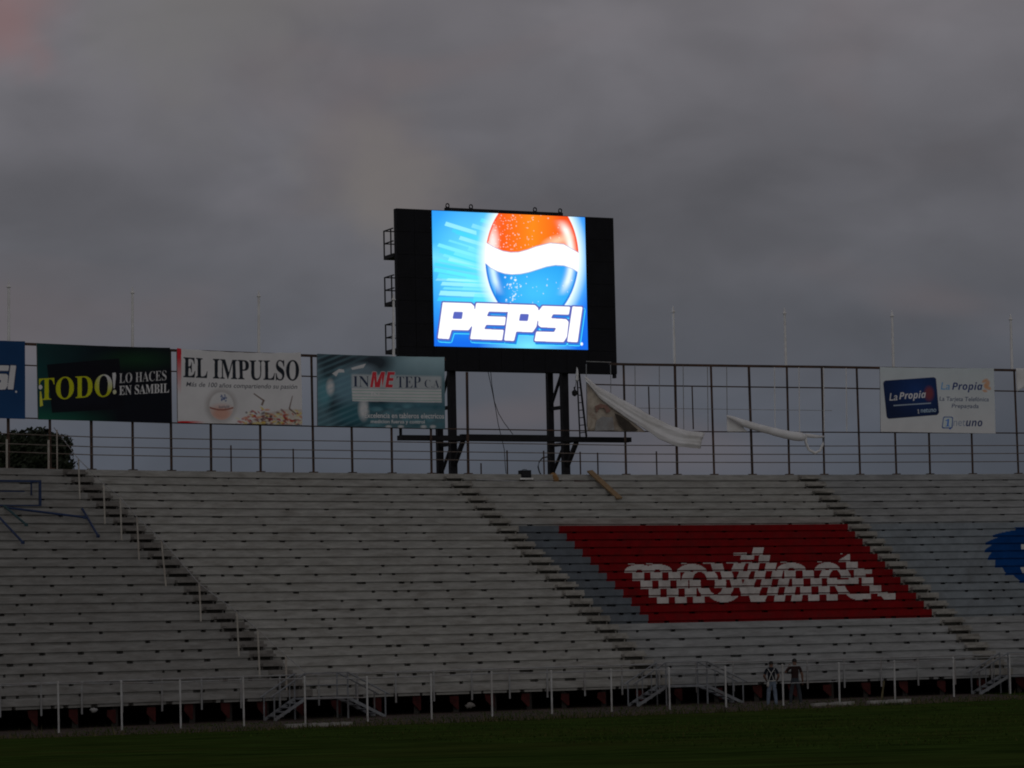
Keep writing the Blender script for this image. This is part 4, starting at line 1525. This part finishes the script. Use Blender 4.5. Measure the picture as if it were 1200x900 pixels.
# catwalks behind, seen past the left edge
CW = 1.45
for yf, yt in ((300.5, 269.5), (355.5, 324), (411.5, 379.5)):
    zf = loc(spx(455, yf, 1.0))[2]
    zt_ = loc(spx(455, yt, 1.0))[2]
    o = MB()
    blk(o, dl - .02, dr - .3, zf - .10, zf + .06, DEP + .05, CW)
    o = o.build('catwalk', DARKST, scr)
    h = zt_ - zf
    mb = MB()
    for zz in (zf + h * .52, zf + h):
        mb.bar(S(dl, DEP + .1, zz), S(dl, CW - .02, zz), .045, .045)
        mb.bar(S(dl - .01, CW - .05, zz), S(dr - .3, CW - .05, zz), .045, .045)
    for nn in (DEP + .35, CW - .03):
        mb.bar(S(dl + .001, nn, zf), S(dl + .001, nn, zf + h + .02), .05, .05)
    for i in range(1, 6):
        mb.bar(S(dl + (dr - dl - .3) * i / 5, CW - .05, zf), S(dl + (dr - dl - .3) * i / 5, CW - .05, zf + h), .05, .05)
    mb.build('catwalk_rail', DARKST, o)
# two pairs of columns
z_beam = loc(spx(602, 514.3, -.55))[2]
for xf, xr in ((530, 514.8), (662, 645)):
    NF = 0.55
    df = loc(spx(xf, 500, NF))[0]
    NR_ = NF + 1.15
    drr = loc(spx(xr, 500, NR_))[0]
    zb = zg - PC.z
    MB().bar(S(df, NF, zb), S(df, NF, zl + .6), .29, .29, up=D).build('column', DARKST, scr)
    MB().bar(S(drr, NR_, zb), S(drr, NR_, zl + .6), .25, .25, up=D).build('column', DARKST, scr)
    zc = [loc(spx(xr + 8, y, NF + .5))[2] for y in (478, 521)]
    for zz in zc:
        MB().bar(S(drr, NR_ - .14, zz), S(df, NF + .16, zz), .12, .15).build('truss_brace', DARKST, scr)
    MB().bar(S(drr, NR_ - .14, zc[0] + .15), S(df, NF + .16, zl + .1), .10, .10).build('truss_brace', DARKST, scr)
    MB().bar(S(drr, NR_ - .14, zc[1] - 1.2), S(df, NF + .16, zc[1] - .1), .10, .10).build('truss_brace', DARKST, scr)
    p = loc(spx(xf + 7, 545, NF - .3))
    MB().bar(S(df, NF - .16, z_beam - 1.05), S(df, -.55, z_beam - .10), .16, .16, up=D).build('knee_brace', DARKST, scr)
    MB().bar(S(df + .002, NF - .15, z_beam - .02), S(df + .002, -.45, z_beam - .02), .14, .15).build('bracket_arm', DARKST, scr)
p0, p1 = loc(spx(468, 510.5, -.55)), loc(spx(737, 515.8, -.55))
MB().bar(S(p0[0], -.55, z_beam), S(p1[0], -.55, z_beam), .5, .2).build('service_walkway', DARKST, scr)
MB().bar(S(p0[0] + .06, -.55, z_beam + .1), S(p0[0] + .06, -.55, z_beam + .48), .10, .10).build('walkway_post', DARKST, scr)
MB().bar(S(loc(spx(540, 510, -.45))[0], -.42, z_beam + .145), S(loc(spx(640, 510, -.45))[0], -.42, z_beam + .145), .20, .07).build('walkway_plank', DARKST, scr)

# cables hanging under the screen
for L, lb in (([(575, 435), (576.5, 452), (579.5, 471), (584.5, 485), (590.5, 495), (601, 509)], 'black cable hanging in a slack curve under the screen'),
              ([(571.8, 435), (577, 459), (581, 480), (584, 498), (587.5, 512), (591, 527), (592, 545), (593, 555)], 'long thin cable dropping from the screen to the top deck')):
    mb = MB()
    P = [on_plane(x, y, PC + NB * (-.1), NB) for x, y in L]
    mb.path(P, .015, 5)
    tag(mb.build('cable', RUBBER, loc=P[-1].copy()), lb, 'cable', 'cables under the screen')
mb = MB()
P = [at(x, y, RB + .25) for x, y in ((646, 541), (645, 537), (641, 535.5), (636, 536.5), (632, 541), (630.5, 547), (632, 553), (634, 556.5))]
mb.path(P, .03, 5)
tag(mb.build('hose', RUBBER, loc=P[-1].copy()), 'black hose looped over the guard rail near the right screen column', 'hose')

# ladder on the walkway
lad = thing('ladder', 'narrow dark ladder leaning up to the lower right of the video screen', 'ladder', S(loc(spx(683, 511, -.5))[0], -.5, z_beam + .1))
nb, ntp = -.50, -.10
L0, L1 = on_plane(679.6, 512.5, PC + NB * nb, NB), on_plane(676.2, 438, PC + NB * ntp, NB)
R0, R1 = on_plane(687.2, 511.7, PC + NB * nb, NB), on_plane(678.8, 438, PC + NB * ntp, NB)
for a, b in ((L0, L1), (R0, R1)):
    MB().bar(a, b, .055, .075).build('stile', DARKST, lad)
for i in range(8):
    f = .07 + .118 * i
    MB().tube(L0.lerp(L1, f), R0.lerp(R1, f), .02, 5).build('rung', DARKST, lad)
# rag and bag tied on the ladder
mb = MB()
c0 = L1 + V((0, -.05, .15))
P = [c0 + V((0, 0, .12)), c0 + V((.01, 0, .0)), c0 + V((.0, -.02, -.22)), c0 + V((-.02, -.02, -.42)), c0 + V((-.02, 0, -.5))]
mb.path(P, [.015, .045, .065, .075, .02], 7)
tag(mb.build('rag', TARP, loc=P[-1].copy()), 'white rag tied to the top of the ladder', 'rag')
mb = MB()
c0 = on_plane(673.3, 459, PC + NB * (-.35), NB)
e0 = on_plane(675.3, 446, PC + NB * (-.2), NB)
mb.path([e0, (e0 + c0) / 2, c0 + ZUP * .16, c0, c0 - ZUP * .14, c0 - ZUP * .2], [.012, .012, .05, .13, .11, .03], 8)
tag(mb.build('tool_bag', RUBBER, loc=c0 - ZUP * .2), 'dark bag hanging on the left side of the ladder', 'bag')

# ================================================================== things lying on the top of the stand
p = at(615, 560.5, RB - .15)
T, O = tan_(ang(p)), nor(ang(p))
zt_ = zrow(ang(p), 1)
mb = MB()
bx = thing('equipment_box', 'small black equipment box sitting on a pale board on the top step', 'box', V((p.x, p.y, p.z)))
MB().frame(p + ZUP * .17, T * .22, O * .2, ZUP * .16).build('case', BLACK, bx)
mb = MB()
mb.frame(p + ZUP * .19 - O * .205, T * .18, O * .006, ZUP * .11)
mb.build('front_grille', DARKST, bx)
mb = MB()
mb.path([p + ZUP * .33 - T * .1, p + ZUP * .37 - T * .08, p + ZUP * .37 + T * .08, p + ZUP * .33 + T * .1], .014, 5)
mb.build('handle', RUBBER, bx)
mb = MB()
mb.frame(p - ZUP * .03, T * .29, O * .26, ZUP * .035)
tag(mb.build('board', WHITEP, loc=p - ZUP * .065), 'short pale board under the black equipment box', 'board')
mb = MB()
mb.smooth = True
p = at(650, 560, RB - .2)
T = tan_(ang(p))
pts8 = []
for i in range(9):
    f = i / 8
    pts8.append(p + T * (f - .5) * .42 + ZUP * (.02 + .05 * math.sin(f * 7)))
mb.path(pts8, [.03, .12, .16, .18, .17, .19, .16, .11, .03], 9)
tag(mb.build('sack', SACK, loc=p - ZUP * .2), 'crumpled brown sack lying on the top step beside the screen column', 'sack')
for (x0, y0, x1, y1), lb, r_, m_ in (((558, 562, 606, 564), 'thin pale pipe lying along the top step left of the black box', .03, GALV),
                                     ((626, 563.5, 648, 564.5), 'short pale pipe lying between the black box and the brown sack', .03, GALV),
                                     ((673, 563.5, 690, 565), 'thin reddish rod lying on the top step left of the plank', .025, MAROON)):
    p, q = at(x0, y0, RB - .45), at(x1, y1, RB - .45)
    tag(MB().tube(p, q, r_, 6).build('pipe', m_, loc=p.copy()), lb, 'pipe')
pa, pb = at(691, 552, RB - .45), at(726, 584, rrow(3) - .12)
mb = MB()
mb.bar(pa, pb, .26, .07, up=(ZUP - nor(A2) * .8).normalized())
tag(mb.build('plank', WOOD, loc=pb.copy()), 'long wooden plank leaning down over the top steps', 'plank')
mb = MB()
mb.bar(at(712, 572, rrow(1) - .25), at(719, 579, rrow(2) - .3), .14, .10)
tag(mb.build('wood_offcut', SACK, loc=at(719, 579, rrow(2) - .3)), 'dark wood offcut lying beside the leaning plank', 'wood')

# blue steel frame and fallen pipes at the left
p = foot_on_stand(47, 593)
a = ang(p)
T, O = tan_(a), nor(a)
H_ = 0.98
bf = thing('blue_scaffold', 'blue painted steel scaffold frame standing on the benches at the left edge', 'scaffold', p)
for dx, dy in ((0, 0), (-2.4, 0), (0, .9), (-2.4, .9)):
    b = p + T * dx + O * dy
    MB().bar(b + ZUP * (dy * .5), b + ZUP * H_, .085 if dy == 0 else .05, .085 if dy == 0 else .05, up=T).build('leg', BLUEST, bf)
for z0, z1, w_, nm in ((H_ - .04, 0, .075, 'top_bar'), (.02, 0, .055, 'bottom_bar'), (.55, 0, .045, 'middle_bar')):
    q0 = p + ZUP * z0 - T * 2.4 - O * .004
    q1 = p + ZUP * z0 - O * .004 - (T * .62 if nm == 'middle_bar' else T * .0)
    MB().bar(q0, q1, w_, w_).build(nm, BLUEST, bf)
for dx in (0, -2.4):
    MB().bar(p + T * dx + ZUP * (H_ - .03) + O * .06, p + T * dx + O * .9 + ZUP * (H_ - .03), .08, .07).build('side_bar', BLUEST, bf)
for (x0, y0, x1, y1), lb, m_ in (((2, 600, 99, 612), 'long blue steel pipe lying almost level across the left benches', BLUEST),
                                 ((93, 601.5, 112, 634.5), 'short blue steel pipe sloping down at the end of the long one', BLUEST),
                                 ((1, 598, 28, 621), 'teal pipe sloping down the left benches under the blue frame', TEALST),
                                 ((-4, 612, 24, 642), 'dark blue pipe sloping down at the far left below the teal one', BLUEST)):
    p, q = foot_on_stand(x0, y0), foot_on_stand(x1, y1)
    for z in (p, q):
        z -= nor(ang(z)) * .30
        z.z += .16
    mb = MB()
    mb.tube(p, q, .045, 7)
    mb.frame(p.lerp(q, .97), V((.06, 0, 0)), V((0, .06, 0)), ZUP * .06)
    tag(mb.build('steel_pipe', m_, loc=q.copy()), lb, 'pipe', 'fallen pipes on the left benches')

# handrail beside the left aisle
hr_ = thing('aisle_handrail', 'thin pale handrail with tall posts down the left aisle of the stand', 'handrail', foot_on_stand(194, 687))
tops = []
for xb, yb, xt, yt in ((93.5, 585, 92, 538), (123, 614, 121.5, 567), (142.5, 633, 141, 583), (163, 656, 160.5, 606), (194.5, 687, 189, 632), (235.5, 728, 233.5, 684),
                       (280, 769, 277.5, 717), (304.5, 794, 302, 738), (336, 812, 335, 768)):
    b = foot_on_stand(xb, yb)
    t = at(xt, yt, math.hypot(b.x, b.y))
    MB().tube(b, t, .033, 6).build('post', CREAMP, hr_)
    tops.append(t)
tops = [at(63, 501, RB + .1), at(78, 520, RB + .05)] + tops + [at(360, 790, math.hypot(tops[-1].x, tops[-1].y) - 1.0)]
MB().path(tops, .015, 6).build('rail', GALV, hr_)

# ================================================================== front railing of the stand and fence of the field
fr = thing('bleacher_railing', 'dull pipe railing fixed to the front edge of the lowest bench', 'railing', pt(A2, RL, zrow(A2, NR)))
a = SUP_A0 - 3 * 0.01545 + 0.0016
P = []
while a < AMAX:
    r = rrow(NR - 1) - .06
    zb = zrow(a, NR) - .22
    t = pt(a, r, zrow(a, NR) + .85)
    MB().tube(pt(a, r, zb), t, .034, 6).build('post', GALV, fr)
    P.append(t)
    a += .01545
MB().path(P, .028, 6).build('rail', GALV, fr)

fence = thing('field_fence', 'long white pipe fence along the edge of the outfield grass', 'fence', ground_at(600, 839))
tp = []
ht = {x: y for x, y in ((-6, 803), (69, 800), (143, 799.3), (212, 798), (286, 795.3), (358, 794.3), (431, 794), (506, 791), (577, 788.3), (647, 787), (717, 785.2), (785, 783.6),
                        (851, 782.3), (918, 779.6), (984, 777.6), (1049, 775.2), (1118, 771.2), (1184, 768.8), (1250, 766))}
for x, y in FENCE_PX:
    b = ground_at(x, y)
    t = at(x - 1.1, ht[x], math.hypot(b.x, b.y))
    MB().tube(b, t, .031, 8).build('post', FENCEP, fence)
    MB().path([t, t + ZUP * .03, t + ZUP * .05], [.037, .037, .01], 8).build('post_cap', FENCEP, fence)
    tp.append((b, t))
for i in range(len(tp) - 1):
    MB().tube(tp[i][1] - ZUP * .03, tp[i + 1][1] - ZUP * .03, .022, 6).build('top_rail', GALV, fence)
for i in (5, 13):
    MB().tube(tp[i][0].lerp(tp[i][1], .55), tp[i + 1][0].lerp(tp[i + 1][1], .55), .018, 6).build('middle_rail', GALV, fence)


# ================================================================== access stairs from the field up to the first bench
def stair(x0, xp0, xp1, x1, yb, lb):
    """two flights meeting on a landing; pixels give the positions along the stand front"""
    r_ = RL - .75
    am = ang(at((xp0 + xp1) / 2, yb, r_))
    T, O = tan_(am), nor(am)
    base = pt(am, r_, gz(pt(am, r_, 0).x))
    kx = lambda x: (at(x, yb, r_) - base).dot(T)
    L0, P0_, P1_, L1 = [kx(x) for x in (x0, xp0, xp1, x1)]
    hl = zrow(am, NR) - base.z + .05
    st = thing('access_stair', lb, 'stair', base, 'steel stairs from the field to the stand')
    q = lambda d, n, z: base + T * d + O * n + ZUP * z
    W0, W1 = -.45, .45
    MB().frame(q((P0_ + P1_) / 2, 0, hl), T * (P1_ - P0_) / 2, O * .45, ZUP * .03).build('landing', STAIRM, st)
    for d0, d1 in ((L0, P0_), (L1, P1_)):
        for n in (W0, W1):
            MB().bar(q(d0, n, .02), q(d1, n, hl), .04, .10).build('stringer', STAIRM, st)
            MB().tube(q(d0 - (d1 - d0) * .12, n, .78), q(d1, n, hl + .86), 0.031, 6).build('handrail', STAIRM, st)
            MB().tube(q(d0, n, 0), q(d0, n, .87), 0.028, 6).build('rail_post', STAIRM, st)
            MB().tube(q((d0 + d1) / 2, n, hl * .5), q((d0 + d1) / 2, n, hl * .5 + .82), 0.02, 6).build('rail_post', STAIRM, st)
        for i in range(1, 5):
            f = i / 5
            MB().frame(q(d0 + (d1 - d0) * f, 0, hl * f), T * .13, O * .43, ZUP * .02).build('tread', STAIRM, st)
    for d in (P0_, P1_):
        for n in (W0, W1):
            MB().tube(q(d, n, 0), q(d, n, hl + .86), 0.032, 6).build('leg', STAIRM, st)
    MB().tube(q(P0_, W0, hl + .86), q(P1_, W0, hl + .86), 0.022, 6).build('landing_rail', STAIRM, st)
    MB().tube(q(P0_, W0, hl + .45), q(P1_, W0, hl + .45), .024, 6).build('landing_rail', STAIRM, st)
    return st


stair(316, 352, 402, 446, 849, 'grey steel stair nearest the left aisle below the stand')
stair(742, 776, 824, 866, 833, 'grey steel stair below the red panel left of the two men')
stair(1144, 1178, 1222, 1262, 814, 'grey steel stair at the right edge of the field fence')

# kerb blocks and rubbish on the dirt
for x0, x1, y, lb in ((335, 358, 853.0, 'pale concrete kerb block at the foot of the left stair, leftmost of three'), (363, 385, 852, 'pale concrete kerb block at the left stair, middle of three'),
                      (388, 412, 850.8, 'pale concrete kerb block at the left stair, rightmost of three'), (952, 1000, 828, 'long pale concrete kerb right of the two men'),
                      (1018, 1066, 825, 'long pale concrete kerb farthest right on the dirt')):
    p, q = ground_at(x0, y), ground_at(x1, y - (x1 - x0) * .04)
    mb = MB()
    d = (q - p).normalized()
    up = V((-d.y, d.x, 0))
    n = 6
    for i in range(n):
        f0, f1 = p.lerp(q, i / n), p.lerp(q, (i + 1) / n - .01)
        mb.frame((f0 + f1) / 2 + ZUP * (.05 + random.uniform(-.012, .012)), (f1 - f0) / 2, up * .12, ZUP * .06)
    tag(mb.build('kerb_block', CONC, loc=p.copy()), lb, 'kerb', 'kerb blocks on the dirt')
for x, y, s, lb in ((110, 832, .10, 'white plastic bag caught under the front bench at the left'), (551, 827, .13, 'grey plastic bag slumped under the front bench near the centre')):
    p = at(x, y, RL + .2)
    mb = MB()
    mb.smooth = True
    P = [p + tan_(ang(p)) * (i - 3) * s * .5 + ZUP * random.uniform(-.03, .03) for i in range(7)]
    mb.path(P, [s * .1, s * .6, s * .8, s * .95, s * .7, s * .5, s * .1], 8)
    tag(mb.build('plastic_bag', PLASTIC if x < 200 else CONC_DARKAISLE, loc=p.copy()), lb, 'bag')
p = ground_at(1033, 821)
tag(MB().bar(p, at(1036, 798, math.hypot(p.x, p.y) + .3),   .06, .04).build('leaning_board', WEED, loc=p.copy()), 'narrow brown board leaning against the front of the stand at the right', 'board')


# ================================================================== TREES behind the stand
def tree(cx, cy_top, width_px, seed, lb, r_=RB + 22, blobs=16):
    random.seed(seed)
    top = at(cx, cy_top, r_)
    a = ang(top)
    zb = gz(top.x)
    base = pt(a, r_, zb)
    T, O = tan_(a), nor(a)
    halfw = width_px / 2 / 26.5
    t = thing('tree', lb, 'tree', base, 'trees behind the stand')
    Hh = top.z - zb
    tr_ = MB()
    fork = base + ZUP * Hh * .42
    tr_.path([base, base + ZUP * Hh * .2 + T * .1, fork], [.42, .32, .24], 9)
    for i in range(7):
        d = T * random.uniform(-1, 1) * halfw * .7 + O * random.uniform(-1, 1) * halfw * .6 + ZUP * Hh * random.uniform(.25, .48)
        tr_.path([fork - ZUP * .1, fork + d * .5 + ZUP * .2, fork + d], [.16, .09, .03], 6)
    tr_.build('trunk', BARK, t)
    cl = []
    hz = max(halfw * 1.15, 2.2)
    ctr = base + ZUP * (Hh - hz)
    for i in range(blobs):
        x, y, z = random.uniform(-1, 1), random.uniform(-1, 1), random.uniform(-1, 1)
        rr = random.uniform(.9, 1.35)
        dome = 1 - .42 * abs(x) ** 3
        cl.append((ctr + T * x * (halfw - rr * .6) + O * y * halfw * .7 + ZUP * (z * (hz - rr) * dome - (1 - dome) * hz * .6), rr))
    for i in range(5):
        x = -.72 + .36 * i
        cl.append((base + T * x * halfw + ZUP * (Hh - .8 - .9 * abs(x) ** 3 + random.uniform(-.1, .1)), .8))
    mb = MB()
    for c_, rr in cl:
        for i in range(620):
            v = V((random.gauss(0, 1), random.gauss(0, 1), random.gauss(0, 1))).normalized()
            p = c_ + v * rr * (random.random() ** .33) * (1 + .25 * noise.noise(c_ + v * 2.2))
            n_ = (v + V((random.uniform(-1, 1), random.uniform(-1, 1), random.uniform(-1, 1))) * .9).normalized()
            u = n_.orthogonal().normalized()
            w_ = n_.cross(u)
            s_ = random.uniform(.07, .15)
            mb.quad(p - u * s_ - w_ * s_ * .5, p + u * s_ - w_ * s_ * .5, p + u * s_ * .8 + w_ * s_ * .5, p - u * s_ * .8 + w_ * s_ * .5)
    mb.build('crown', LEAF, t)


tree(33, 501, 98, 3, 'broad dark rounded tree showing under the black and blue billboards at the left', blobs=26)
tree(-22, 499, 62, 4, 'dark tree cut off by the left edge below the blue billboard', blobs=18)
random.seed(21)


# ================================================================== PEOPLE
def person(px, py, top, lb, arms, shirt, trousers, harness, rz=0.0, spread=.12, lean=0.0):
    base = ground_at(px, py)
    k = (at(px, top, math.hypot(base.x, base.y)).z - base.z) / 1.76
    R = Matrix.Rotation(rz, 4, 'Z')
    vs, es, rad = [], [], []

    def add(p, r, prev=None):
        vs.append(V(p))
        rad.append(r)
        if prev is not None:
            es.append((prev, len(vs) - 1))
        return len(vs) - 1
    pel = add((0, 0, .96), (.150, .105))
    waist = add((lean * .2, 0, 1.10), (.138, .095), pel)
    chest = add((lean * .5, -.01, 1.28), (.175, .12), waist)
    ush = add((lean * .8, -.005, 1.43), (.12, .085), chest)
    nk = add((lean, .005, 1.525), (.055, .058), ush)
    hd0 = add((lean, .02, 1.60), (.070, .085), nk)
    hd1 = add((lean, .022, 1.675), (.077, .095), hd0)
    add((lean, .012, 1.735), (.05, .06), hd1)
    add((lean, .13, 1.635), (.014, .014), hd0)           # nose
    for sx in (-1, 1):
        add((lean + sx * .087, .01, 1.635), (.012, .02), hd0)   # ears
        sh = add((lean * .8 + sx * .185, 0, 1.425), (.068, .068), ush)
        el, wr, hn = arms[0 if sx < 0 else 1]
        e = add(el, (.056, .056), sh)
        w_ = add(wr, (.036, .034), e)
        dirv = (V(hn) - V(wr)).normalized()
        pm = add(V(wr) + dirv * .075, (.036, .018), w_)
        side = dirv.cross(V((0, 1, .2))).normalized()
        for fi in range(4):
            o_ = side * (fi - 1.5) * .021
            ln = (.075, .085, .08, .062)[fi]
            f0 = add(V(wr) + dirv * .105 + o_, (.0095, .0095), pm)
            f1 = add(V(wr) + dirv * (.105 + ln * .55) + o_ * 1.05 + V((0, .014, 0)), (.0085, .0085), f0)
            add(V(wr) + dirv * (.105 + ln * .9) + o_ * 1.05 + V((0, .036, 0)), (.0075, .0075), f1)
        t0 = add(V(wr) + dirv * .04 + side * (-.042) + V((0, .012, 0)), (.012, .012), pm)
        add(V(wr) + dirv * .095 + side * (-.055) + V((0, .03, 0)), (.0095, .0095), t0)
        hip = add((sx * .085, 0, .88), (.098, .10), pel)
        kn = add((sx * (.085 + spread * .35), .025, .49), (.080, .084), hip)
        an = add((sx * (.085 + spread * .6), -.01, .10), (.062, .066), kn)
        hl = add((sx * (.09 + spread * .62), .03, .045), (.045, .04), an)
        add((sx * (.10 + spread * .7), .16, .032), (.042, .028), hl)
    me = bpy.data.meshes.new('body')
    me.from_pydata(vs, es, [])
    ob = bpy.data.objects.new('tmp', me)
    COL.objects.link(ob)
    md = ob.modifiers.new('skin', 'SKIN')
    md.use_smooth_shade = True
    sv = me.skin_vertices[0].data
    for i, r in enumerate(rad):
        sv[i].radius = r
        sv[i].use_root = (i == 0)
    ob.modifiers.new('sub', 'SUBSURF').levels = 1
    ob.modifiers['sub'].render_levels = 1
    bpy.context.view_layer.update()
    bm = bpy.data.meshes.new_from_object(ob.evaluated_get(bpy.context.evaluated_depsgraph_get()))
    bpy.data.objects.remove(ob)
    bm.name = 'person'
    for m_ in (SKIN, shirt, trousers, SHOE):
        bm.materials.append(m_) if m_.name not in [x.name for x in bm.materials if x] else None
    idx = []
    for p in bm.polygons:
        c_ = p.center
        ax = abs(c_.x - lean * .6)
        if c_.z < .075:
            i = 3
        elif c_.z < .98 and ax < .24 and not (ax > .17 and c_.z > .7):
            i = 2
        elif c_.z > 1.51 and ax < .15:
            i = 0
        else:
            i = 1
            for s_ in (0, 1):
                el, wr, hn = [V(q_) for q_ in arms[s_]]
                mid_ = el.lerp(V(((-1, 1)[s_] * .185, 0, 1.425)), .35)
                if (c_ - wr).length < .16 or (c_ - V(hn)).length < .16 or (c_ - el).length < .09 or (c_ - el.lerp(wr, .5)).length < .10:
                    i = 0
        idx.append(i)
    bm.polygons.foreach_set('material_index', idx)
    bm.polygons.foreach_set('use_smooth', [True] * len(idx))
    bm.transform(R @ Matrix.Scale(k, 4))
    o = bpy.data.objects.new('person', bm)
    COL.objects.link(o)
    o.location = base
    tag(o, lb, 'person')
    OFF[o.name] = V(base)

    def child(mb, nm, m_):
        mb.v = [base + (R @ (v * k)) for v in mb.v]
        mb.smooth = True
        return mb.build(nm, m_, o)
    h = MB()
    for j in range(7):
        for i in range(14):
            th, ph = i / 14 * 2 * math.pi, j / 6 * 1.75
            dz = math.cos(ph)
            front = max(0, math.sin(th))
            rr = 1.0
            if ph > 1.15 and front > .35:
                dz = math.cos(1.15)
            h.v.append(V((lean + .097 * math.sin(ph) * math.cos(th), .006 + .112 * math.sin(ph) * math.sin(th), 1.655 + .108 * dz)))
    for j in range(6):
        for i in range(14):
            h.f.append((j * 14 + i, (j + 1) * 14 + i, (j + 1) * 14 + (i + 1) % 14, j * 14 + (i + 1) % 14))
            h.m.append(0)
    child(h, 'hair', HAIR)
    if harness:
        s_ = MB()
        s_.path([V((-.13, -.085, 1.46)), V((-.08, -.128, 1.38)), V((0.0, -.137, 1.27)), V((.05, -.128, 1.14)), V((.08, -.122, 1.02)), V((.09, -.12, .96))], .017, 5)
        s_.path([V((.13, -.085, 1.46)), V((.08, -.128, 1.38)), V((0.0, -.141, 1.27)), V((-.05, -.128, 1.14)), V((-.10, -.122, 1.02)), V((-.12, -.12, .96))], .017, 5)
        child(s_, 'harness', STRAP)
        b_ = MB()
        b_.path([V((-.17, -.03, 1.0)), V((-.10, -.118, .985)), V((0, -.13, .98)), V((.10, -.118, .985)), V((.17, -.03, 1.0))], .024, 5)
        child(b_, 'belt', STRAP)
        b_ = MB()
        b_.path([V((-.12, -.12, .97)), V((-.135, -.125, .90)), V((-.145, -.12, .80)), V((-.14, -.11, .73))], [.02, .045, .055, .02], 6)
        child(b_, 'rope_coil', STRAP)
    return o


person(905, 827.5, 774.5, 'man in dark shirt and faded jeans with white back harness seen from behind', (((-.285, -.03, 1.16), (-.20, .16, 1.0), (-.12, .24, .99)),
       ((.285, -.03, 1.16), (.21, .16, 1.0), (.13, .24, .99))), NAVY, JEANS, True, rz=-.1)
person(932.5, 826, 771.5, 'man in dark brown shirt and grey jeans with one hand raised seen from behind', (((-.36, .06, 1.22), (-.22, .2, 1.40), (-.15, .22, 1.50)),
       ((.275, -.03, 1.15), (.30, .03, .90), (.305, .06, .80))), MAROONSH, JEANSD, False, rz=.12, spread=.2)
